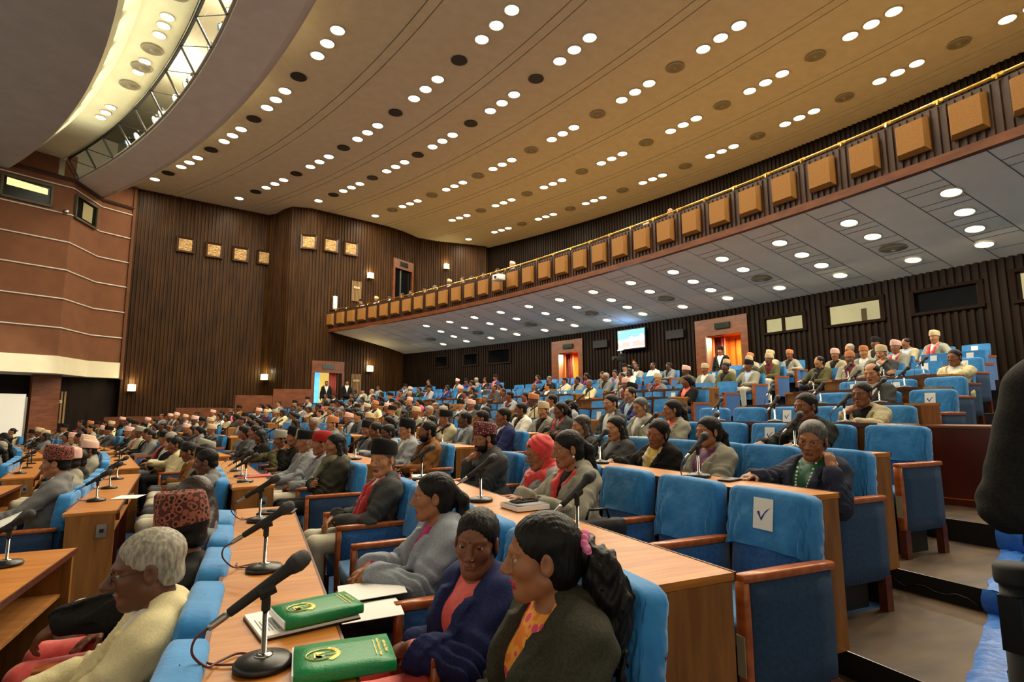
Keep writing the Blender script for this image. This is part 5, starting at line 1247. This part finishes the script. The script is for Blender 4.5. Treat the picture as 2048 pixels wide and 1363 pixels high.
# ------------------------------------------------------------------ the rest of the audience, built from a few posed figures
def pool(fine):
    h=.014 if fine else .024; out=[]
    specs=[(False,'lap','lap',0,2,-6,['short','thin','bald']),(False,'arm','lap',14,4,-9,['short']),(False,'mouth','fold',-12,8,-2,['short']),(False,'lap','arm',-22,2,-8,['short','thin']),(True,'lap','lap',2,3,-5,['bun','long']),(True,'fold','fold',-16,5,-3,['pony']),(True,'cheek','desk',16,9,4,['long','bun'])]
    if not fine: specs=[specs[i] for i in (0,1,3,4,5)]
    for fem,aL,aR,hy,hp,lean,hs in specs:
        f=solve_top(dict(female=fem,armL=aL,armR=aR,hy=hy,hp=hp,lean=lean),1.2 if not fem else 1.16)
        V,F,l=f.body(h,fine,.0075); bm=tomesh('body',V,F,[SK[0],SH['white'],TR['grey'],LIP[0],HR['black'],SHOE],l)
        V,F=f.jacket(h,folds=.004 if fine else 0); jm=tomesh('jacket',V,F,[JK['grey']])
        hm={}
        for s in hs: V,F=f.hair(s,.011 if fine else .017,.0 if not fine else .0015); hm[s]=tomesh('hair',V,F,[HR['black']])
        cm={}
        if not fem: cm={'topi':f.cap_mesh(None,'topi',.1).mesh('cap',CAP['black'],True)}
        V,F=f.scarf('drape',h); sm=tomesh('scarf',V,F,[SC['red']])
        out.append((fem,bm,jm,hm,cm,sm))
    return out
POOLM=pool(True); POOLF=pool(False)
JW=[('grey',20),('dark grey',12),('light grey',14),('black',20),('beige',6),('cream',5),('navy',4),('brown',3),('olive',3),('stone',10),('pink',2),('white',3)]
def pick(w,r):
    t=sum(x[1] for x in w); q=r.uniform(0,t)
    for n,x in w:
        q-=x
        if q<=0: return n
    return w[-1][0]
def crowd(loc,rz,d,where,rnd,group='seated audience',uniform=False,name='person',z=1.0):
    P_=POOLM if d<10.5 else POOLF
    fem=rnd.random()<.3 and not uniform; c=[p for p in P_ if p[0]==fem]; _,bm,jm,hm,cm,sm=rnd.choice(c)
    jac=pick(JW,rnd) if not uniform else rnd.choice(['olive','stone','beige','black','dark grey'])
    cap=None; style=rnd.choice(list(hm))
    if not fem and rnd.random()<(.52 if not uniform else .75): cap=pick([('black',42),('pink',26),('beige',16),('grey',8),('orange',6)],rnd) if not uniform else pick([('beige',5),('pink',3),('orange',2),('black',1)],rnd)
    scarf=rnd.random()<.1
    hc='black' if rnd.random()<.8 or fem else rnd.choice(['grey','salt'])
    look='%s in %s jacket and %s'%('woman' if fem else 'man',jac,(cap+' cap') if cap else {'short':'bare head','thin':'bare head','bald':'bald head','bun':'hair bun','long':'long hair','pony':'ponytail'}[style])
    t=thing(name,look+', '+where,'person',loc,rz,group)
    s=.96+.08*rnd.random(); t.scale=(s,s,s)
    b=link('body',bm,t); setmats(b,[rnd.choice(SK),SH[rnd.choice(['white','white','black','blue','maroon'] if not fem else ['maroon','magenta','coral','purple','pinkish','green'])],TR[rnd.choice(['cream','grey','black'])],LIP[0],HR[hc],SHOE])
    setmats(link('jacket',jm,t),[JK[jac]]); 
    if not (cap and d>10.5): setmats(link('hair',hm[style],t),[HR[hc]])
    if cap: setmats(link('cap',cm['topi'],t),[CAP[cap]])
    if scarf: link('scarf',sm,t)
    return t
rnd=random.Random(21); rocc=random.Random(4)
def occupancy(k,b,j):
    if b==0: return {(6,2):0,(5,3):0,(7,2):.0}.get((k,j),0 if k<9 else (.35 if k==9 else .25)) if k<9 else (.8 if j>1 else (.35 if k==11 and j==1 else 0))
    if b==1: return {-1:.95,0:.95,1:.95,2:.9,3:.95,4:.9,5:.5,6:.42,7:.4,8:.4}.get(k,.78 if j<4 else .4)
    return .88 if k<=6 else (.75 if k<=8 else .62)
FORCE={(9,0,2):1}
SEATS.sort(key=lambda s:s[8]); np_=0
far=MB(); chairs=0; seatkeep=[]
for (k,b,j,Y,rho,x,y,z,d,last) in SEATS:
    hero_=(k,b,j) in HEROES
    occ=hero_ or rocc.random()<occupancy(k,b,j)
    if (k,b) in((1,0),(2,0),(3,0),(0,0)) and not hero_: occ=False
    if chairs<298: chair(k,b,j,Y,rho,occ,last,False); chairs+=1
    else: seatkeep.append((x,y,z,math.asin((Y-CY)/rho)))
    if occ and not hero_ and np_<232:
        a=math.asin((Y-CY)/rho); dr=rnd.uniform(-.08,.0)
        crowd((x+dr,y+rnd.uniform(-.04,.04),z),a+pi/2+rnd.gauss(0,.12),d,'%s seat of %s row, %s block'%(od(j),rowname(k),BN[b]),rnd,uniform=(k>=9 and b<2)); np_+=1
if seatkeep:
    for (x,y,z,a) in seatkeep:
        q=MB(); R_=Matrix.Rotation(a+pi/2,3,'Z')
        me=CH['far']; mi=[p.material_index for p in me.polygons]
        vs=[R_@v.co+Vector((x,y,z)) for v in me.vertices]; o=len(far.v)
        far.v+=[tuple(v) for v in vs]; far.f+=[tuple(o+i for i in p.vertices) for p in me.polygons]; far.m+=mi
    o=far.ob('far_chairs',[M['blue'],M['bluel'],M['cover'],M['arm'],M['seatbase']]); o['kind']='stuff'; tag(o,'the small blue covered chairs far off along the slatted side wall','chairs','covered chairs of the hall')
# people looking over the balcony rail
for i,a in enumerate([29.6,28.3,27.2,26.2,25.5,24.4,23.7,22.6,21.7,21.0,20.2,19.3,18.4]):
    r=54.15; crowd(P(r,rad(a),6.02),rad(a)+pi/2,25,'%s along the balcony rail'%od(i),rnd,'people at the balcony rail')
crowd(P(54.1,rad(10.55),6.0),rad(10.55)+pi/2+.6,12,'alone at the balcony rail',rnd,'people at the balcony rail')
crowd(P(54.15,rad(11.6),5.85),rad(11.6)+pi/2,12,'low behind the balcony rail',rnd,'people at the balcony rail')
# people standing
def stander(label,loc,rz,jac,shirt='white',tr='black',cap=None,h=.016,fine=False,hh=.007,armL='side',armR='side',lean=0,tl=.49,hy=0,skin=0,hip=.9,**kw):
    f=Fig(legs='stand',hip=hip,lean=lean,armL=armL,armR=armR,tl=tl,hy=hy,**kw.pop('fig',{}))
    t=thing('person',label,'person',loc,rz); person_parts(f,t,h,hh,skin=skin,jac=jac,shirt=shirt,tr=tr,cap=cap,fine=fine,**kw); return t,f
stander('man in black suit standing in the blue and yellow side doorway',(2.75,29.35,1.37),rad(180),'black')
stander('man in black suit and white shirt standing beside the side doorway',(3.75,29.45,1.42),rad(180),'black',hy=10)
stander('man in black cap and face mask standing by the orange back door',(12.75,13.0,1.7),rad(110),'black',cap='black')
t,f=stander('camera operator in dark jacket beside his tripod by the back wall',(12.75,17.35,1.83),rad(95),'black',armL=((-.12,.35,1.3),(.3,1,.2),(-.5,0,.8)),armR=((.1,.4,1.3),(-.2,1,0),(.4,0,.9)),tl=.44,hip=.84)
g=thing('video_camera','video camera on tall tripod by the lit wall screen','camera',(12.35,17.75,1.83),rad(95))
mb=MB(); mb.rbox((0,.0,1.62),(.14,.42,.18),.02); mb.tube([(0,.2,1.62),(0,.36,1.62)],[.06,.075],12); mb.rbox((0,-.05,1.78),(.08,.25,.08),.02); mb.box((.12,-.1,1.7),(.12,.02,.1)); mb.ob('camera_body',M['blackm'],g,False)
mb=MB(); mb.rbox((0,-.02,1.95),(.32,.05,.05),.01); mb.tube([(0,-.05,1.8),(0,-.02,1.95)],.015,6); mb.ob('camera_light',mat('lit camera lamp','d8e2e6',None,.4),g)
mb=MB(); mb.tube([(0,0,1.52),(0,0,1.0)],.04,8)
mb.ob('tripod_head',M['black'],g)
for i in range(3):
    a=2*pi*i/3+.4; mb=MB(); mb.tube([(0,0,1.45),(.42*math.cos(a),.42*math.sin(a),.01)],.022,6); mb.ob('tripod_leg',M['black'],g)
# the dark suited person at the aisle edge
t,f=stander('person in black suit standing at the aisle edge by the tape, sleeve and shoulder showing',(1.865,.60,.10),rad(-49),'black',tr='black',h=.0095,fine=False,armL=((-.16,.26,1.12),(.4,.9,.1),(-.6,.3,.6),(-.5,-.5,-1)),armR=((.16,.3,1.15),(-.4,.9,.1),(.6,.3,.6),(.5,-.5,-1)),tl=.5,hip=.92,fig=dict(w=1.05),seed=30,smoothcoat=True)
# ------------------------------------------------------------------ things on desks and in the aisle
def deskpt(k,Y,dr): 
    r=RHO(k)+dr; (x,y),a=place(r,Y); return (x,y,FL[k]+.7575),a+pi/2
def text_mesh(body,size,name,m,parent,loc,rz=0,font=None):
    c=bpy.data.curves.new(name,'FONT'); c.body=body; c.size=size; c.extrude=.0002; c.align_x='CENTER'
    o=bpy.data.objects.new(name,c); COL.objects.link(o); dg=bpy.context.evaluated_depsgraph_get(); me=bpy.data.meshes.new_from_object(o.evaluated_get(dg)); bpy.data.objects.remove(o)
    me.materials.clear(); me.materials.append(m); o=link(name,me,parent,loc,(0,0,rz)); return o
def folder(label,pos,rz,tilt=(0,0),W_=.25,L_=.335,T=.034):
    "closed green folder: x across (short side), y along the long side"
    t=thing('green_folder',label,'folder',pos,rz); t.rotation_euler=(tilt[0],tilt[1],rz)
    mb=MB(); mb.rbox((0,0,T/2),(W_,L_,T),.008); mb.ob('cover',M['green'],t,True)
    mb=MB(); mb.box((-.004,-.003,T/2),(W_-.01,L_-.003,T-.013)); mb.ob('page_block',M['paper'],t)
    z=T+.0006; e=MB(); R0=.038; cy=-.058
    e.tube([(R0*.86*math.cos(q),cy+R0*math.sin(q),z) for q in [2*pi*i/40 for i in range(41)]],.0016,5)
    def tri(p): e.add([(x,y,z) for x,y in p],[tuple(range(len(p)))])
    tri([(-.016,cy-.018),(.018,cy-.018),(.002,cy-.002),(.016,cy+.004),(-.002,cy+.012)][:4]); tri([(-.02,cy-.014),(.0,cy-.014),(-.01,cy+.012)]); tri([(.0,cy-.014),(.02,cy-.014),(.01,cy+.008)])
    for s in (-1,1): e.tube([(s*.008,cy+.01,z),(s*.012,cy+.032,z)],.0009,4)
    for i in range(9):
        a=pi*(.2+.6*i/8); c=(.043*math.cos(a),cy+.042*math.sin(a)); tri([(c[0]-.007,c[1]-.004),(c[0]+.002,c[1]-.008),(c[0]+.008,c[1]+.003),(c[0],c[1]+.009)])
    e.ob('gold_emblem',M['gold'],t)
    text_mesh('Federal Parliament, Nepal',.011,'gold_lettering',M['gold'],t,(0,.088,z))
    try: text_mesh('संघीय संसद, नेपाल',.011,'gold_lettering',M['gold'],t,(0,.103,z))
    except Exception: pass
    mb=MB(); mb.box((0,.08,z),(.1,.0016,.0004)); mb.ob('gold_rule',M['gold'],t)
    return t
# world +X runs from the front edge of a desk to the sitter
folder('green folder with gold emblem lying closest to the camera on the oak desk',(.222,1.625,.7585),rad(-93),(0,0),.19,.255,.034)
folder('green folder lying on white papers in front of the grey jacketed woman',(.185,2.0,.7735),rad(-76),(0,0),.175,.25,.034)
t=thing('paper_pad','white printed papers under the second green folder','papers',(.14,2.03,.7575),rad(-77))
mb=MB(); mb.rbox((0,0,.007),(.235,.30,.014),.002,n=1); mb.ob('sheets',M['paper'],t)
mb=MB(); 
for i in range(7): mb.box((.02+.01*(i%3),-.135+.009*i,.0146),(.12-.02*(i%3),.0018,.0004))
mb.ob('print_lines',mat('grey print','8a8f98',None,.7),t)
mb=MB(); mb.rbox((0,0,.003),(.24,.305,.006),.001,n=1); mb.ob('black_backing',M['black'],t)
# papers on the lap of the grey jacketed woman
lw,lf=LAPWOMAN
def sheet(label,pts,mats_=None,name='white_paper',bend=.01):
    mb=MB(); a,b,c,d=[Vector(p) for p in pts]; n=8; rows=[]
    for i in range(n+1):
        rows.append([tuple((a*(1-i/n)+d*(i/n))*(1-j/n)+(b*(1-i/n)+c*(i/n))*(j/n)+Vector((0,0,bend*math.sin(pi*j/n)*math.sin(2.2*i/n)))) for j in range(n+1)])
    mb.grid(rows); m=[[(p[0],p[1],p[2]-.002) for p in r] for r in rows]; mb.grid(m); o=mb.ob(name,mats_ or M['paper'],None,True); return tag(o,label,'paper')
X0,Y0=.38,2.44
sheet('white sheets on the lap of the grey jacketed woman, upper one',[(.31,2.45,.66),(.33,2.69,.66),(.60,2.71,.665),(.59,2.46,.665)])
sheet('white sheet slipping toward the desk below the upper lap sheet',[(.30,2.27,.64),(.31,2.49,.64),(.54,2.46,.65),(.53,2.25,.65)])
p,a=deskpt(1,4.22,-.12); t=thing('mobile_phone','black phone lying on its case at the far end of the folder desk','phone',p,rad(-14))
mb=MB(); mb.rbox((0,0,.006),(.23,.17,.012),.004,n=2); mb.ob('case',mat('dark phone case','2b2a2c',None,.4),t,True); mb=MB(); mb.rbox((.02,-.0,.016),(.16,.08,.009),.003,n=2); mb.ob('phone_body',M['black'],t,True)
p,a=deskpt(2,2.95,-.11); t=thing('grey_book','thick grey book with a black phone on it, beside the second row microphone','book',p,rad(6))
mb=MB(); mb.rbox((0,0,.016),(.21,.2,.032),.004,n=2); mb.ob('book_cover',mat('grey book cover','5f6468',None,.5),t,True); mb=MB(); mb.box((-.004,-.003,.016),(.206,.2,.024)); mb.ob('page_block',M['paper'],t)
o=thing('mobile_phone','black phone lying on the thick grey book','phone',(p[0]+.01,p[1]+.03,p[2]+.032),rad(-78)); mb=MB(); mb.rbox((0,0,.005),(.078,.16,.01),.004,n=2); mb.ob('phone_body',M['black'],o,True); mb=MB(); mb.rbox((0,0,.0102),(.07,.15,.001),.0004,n=1); mb.ob('phone_screen',mat('phone screen','0a0a0c',None,.08),o)
p,a=deskpt(2,4.55,-.16)
for i in range(3):
    o=sheet('loose white papers at the far end of the second row desk, %s sheet'%od(i),[(p[0]-.15+.02*i,p[1]-.22+.1*i,p[2]+.003+.004*i),(p[0]-.13+.02*i,p[1]+.12+.1*i,p[2]+.003+.004*i),(p[0]+.12,p[1]+.1+.1*i,p[2]+.003+.004*i),(p[0]+.11,p[1]-.24+.1*i,p[2]+.003+.004*i)],bend=.006)
p,a=deskpt(3,2.62,-.12); o=thing('mobile_phone','black phone lying on the third row desk beside the microphone','phone',(p[0],p[1],p[2]),rad(-70)); mb=MB(); mb.rbox((0,0,.006),(.08,.17,.012),.004,n=2); mb.ob('phone_body',M['black'],o,True)
p,a=deskpt(1,6.72,-.16); o=thing('red_folder','thin red folder on the next block folder desk','folder',(p[0]+.04,p[1],p[2]),rad(-80)); mb=MB(); mb.rbox((0,0,.005),(.24,.33,.01),.003,n=1); mb.ob('cover',mat('red folder','b01c26',None,.4),o); mb=MB(); mb.box((0,.004,.005),(.236,.33,.006)); mb.ob('page_block',M['paper'],o)
p,a=deskpt(4,4.95,-.14); o=thing('yellow_folder','open green and yellow folder on the fourth row desk','folder',p,rad(4)); mb=MB(); mb.rbox((0,-.13,.006),(.26,.36,.012),.003,n=1); mb.ob('cover',M['green'],o); mb=MB(); mb.rbox((.01,.14,.008),(.24,.3,.012),.003,n=1); mb.ob('yellow_leaf',mat('yellow paper','d2bc46',None,.6),o)
p,a=deskpt(0,5.95,-.13); sheet('white sheet lying across the desk behind the two microphones',[(p[0]-.06,p[1]+.5,p[2]+.003),(p[0]-.02,p[1]+.75,p[2]+.003),(p[0]+.2,p[1]+.72,p[2]+.003),(p[0]+.16,p[1]+.46,p[2]+.003)],bend=.002)
p,a=deskpt(1,9.0,-.2); sheet('white sheet held by the man in red brown patterned cap',[(-1.86,5.9,.55),(-1.84,6.12,.62),(-2.1,6.16,.5),(-2.12,5.93,.43)],bend=.02)
# black laptop bag on the second row chair
t=thing('laptop_bag','black bag standing on the second row seat by the ponytailed woman','bag',(1.8,2.86,.6),0)
mb=MB(); mb.rbox((0,0,.1),(.34,.12,.22),.03); mb.ob('bag_body',M['blackm'],t,True); mb=MB(); mb.tube([(-.08,0,.2),(-.06,0,.26),(.06,0,.26),(.08,0,.2)],.008,6); mb.ob('bag_handle',M['black'],t,True)
# maroon cabinet at the end of the fifth row
t=thing('maroon_cabinet','low maroon wooden cabinet at the aisle end of the sixth row','cabinet',(6.18,3.2,FL[5]),rad(12))
mb=MB(); mb.box((0,0,.36),(.6,.62,.7)); mb.ob('cabinet_body',M['maroon'],t); mb=MB(); mb.rbox((0,0,.715),(.63,.65,.03),.006,n=1); mb.ob('cabinet_top',M['redwood'],t); mb=MB(); mb.box((0,0,.03),(.64,.66,.06)); mb.ob('plinth',M['maroon'],t); mb=MB(); mb.box((0,0,.062),(.645,.665,.008)); mb.ob('plinth_edge',M['arm'],t)
# blue tape along the aisle edge, folded over each step
t=thing('blue_tape','strip of crinkled blue tape stuck along the aisle edge and down the steps','tape',(0,0,0))
mb=MB()
rs=random.Random(5)
for k in range(1,7):
    r0=RHO(k)-.032; r1=RHO(k+1)-.032; n=14; rows=[]
    for i in range(n+1):
        r=r0+(r1-r0)*i/n; c=nearY(CX+r)-.56; w=.07+.006*math.sin(i*1.7+k); z=FL[k]+.006+.004*abs(math.sin(i*2.3))
        rows.append([P(r,math.asin((c+q*w+.005*math.sin(i*2.1+q*3)-CY)/r),z+(.006*math.sin(i*3+q*5) if abs(q)<.9 else -.004)) for q in (-1,-.5,0,.5,1)])
    mb.grid(rows,0,True)
    rows=[]
    for i in range(7):
        z=FL[k-1]+(FL[k]-FL[k-1])*i/6; c=nearY(CX+r0)-.56; b=.02*math.sin(pi*i/6)
        rows.append([P(r0-.006-b*(1+.5*math.sin(q*4+k)),math.asin((c+q*(.085)-CY)/r0),z+.005) for q in (-1,-.4,.2,1)])
    mb.grid(rows,0,True)
mb.ob('tape_strip',M['tape'],t,True)
t=thing('wood_strip','narrow wooden strip running beside the blue tape along the steps','trim',(0,0,0)); mb=MB()
for k in range(1,6):
    r0=RHO(k)-.03; r1=RHO(k+1)-.03
    rows=[[P(r,math.asin((nearY(CX+r)-.72+q-CY)/r),FL[k]+.012) for q in (-.03,.03)] for r in (r0,r1)]; mb.grid(rows,0,True)
mb.ob('strip',mat('dusty wood strip','5f5138','6e5f44',.6,scale=(8,8,8)),t)
# black queue post at the aisle edge
t=thing('queue_post','black post with flat cap standing by the blue tape at the aisle edge','post',(2.02,.93,.0)); t.location=(1.86,.88,FL[2])
mb=MB(); mb.lathe([(.001,0),(.16,0),(.165,.01),(.15,.03),(.05,.045),(.001,.046)],n=32); mb.ob('post_base',M['black'],t,True)
mb=MB(); mb.lathe([(.042,.04),(.042,.84),(.001,.84)],n=24); mb.ob('post_pole',M['blackm'],t,True)
mb=MB(); mb.lathe([(.001,.835),(.05,.835),(.052,.845),(.052,.875),(.046,.885),(.001,.886)],n=24); mb.ob('post_cap',M['blackm'],t,True)
mb=MB(); mb.box((-.046,0,.74),(.02,.05,.14)); mb.ob('belt_clip',M['black'],t)
# cable along the aisle riser
mb=MB(); r=RHO(4)-.045
mb.tube([P(r,math.asin((nearY(CX+r)-.45+.1*i*.6-CY)/r),FL[3]+.03+.035*abs(math.sin(i*.9))) for i in range(9)],.005,6); o=mb.ob('floor_cable',M['black'],None,True); tag(o,'thin black cable drooping along the black riser of the aisle','cable')
# ------------------------------------------------------------------ world and output look
W=bpy.data.worlds.new('hall ambience'); S.world=W; W.use_nodes=True
bg=W.node_tree.nodes['Background']; bg.inputs['Color'].default_value=(1,.87,.66,1); bg.inputs['Strength'].default_value=.68
S.view_settings.view_transform='Standard'; S.view_settings.look='None'; S.view_settings.gamma=1; S.view_settings.exposure=0.42
S.cycles.use_denoising=True; S.cycles.max_bounces=6; S.cycles.diffuse_bounces=3; S.cycles.glossy_bounces=2; S.cycles.transparent_max_bounces=6; S.cycles.caustics_reflective=False; S.cycles.caustics_refractive=False
S.cycles.sample_clamp_indirect=4
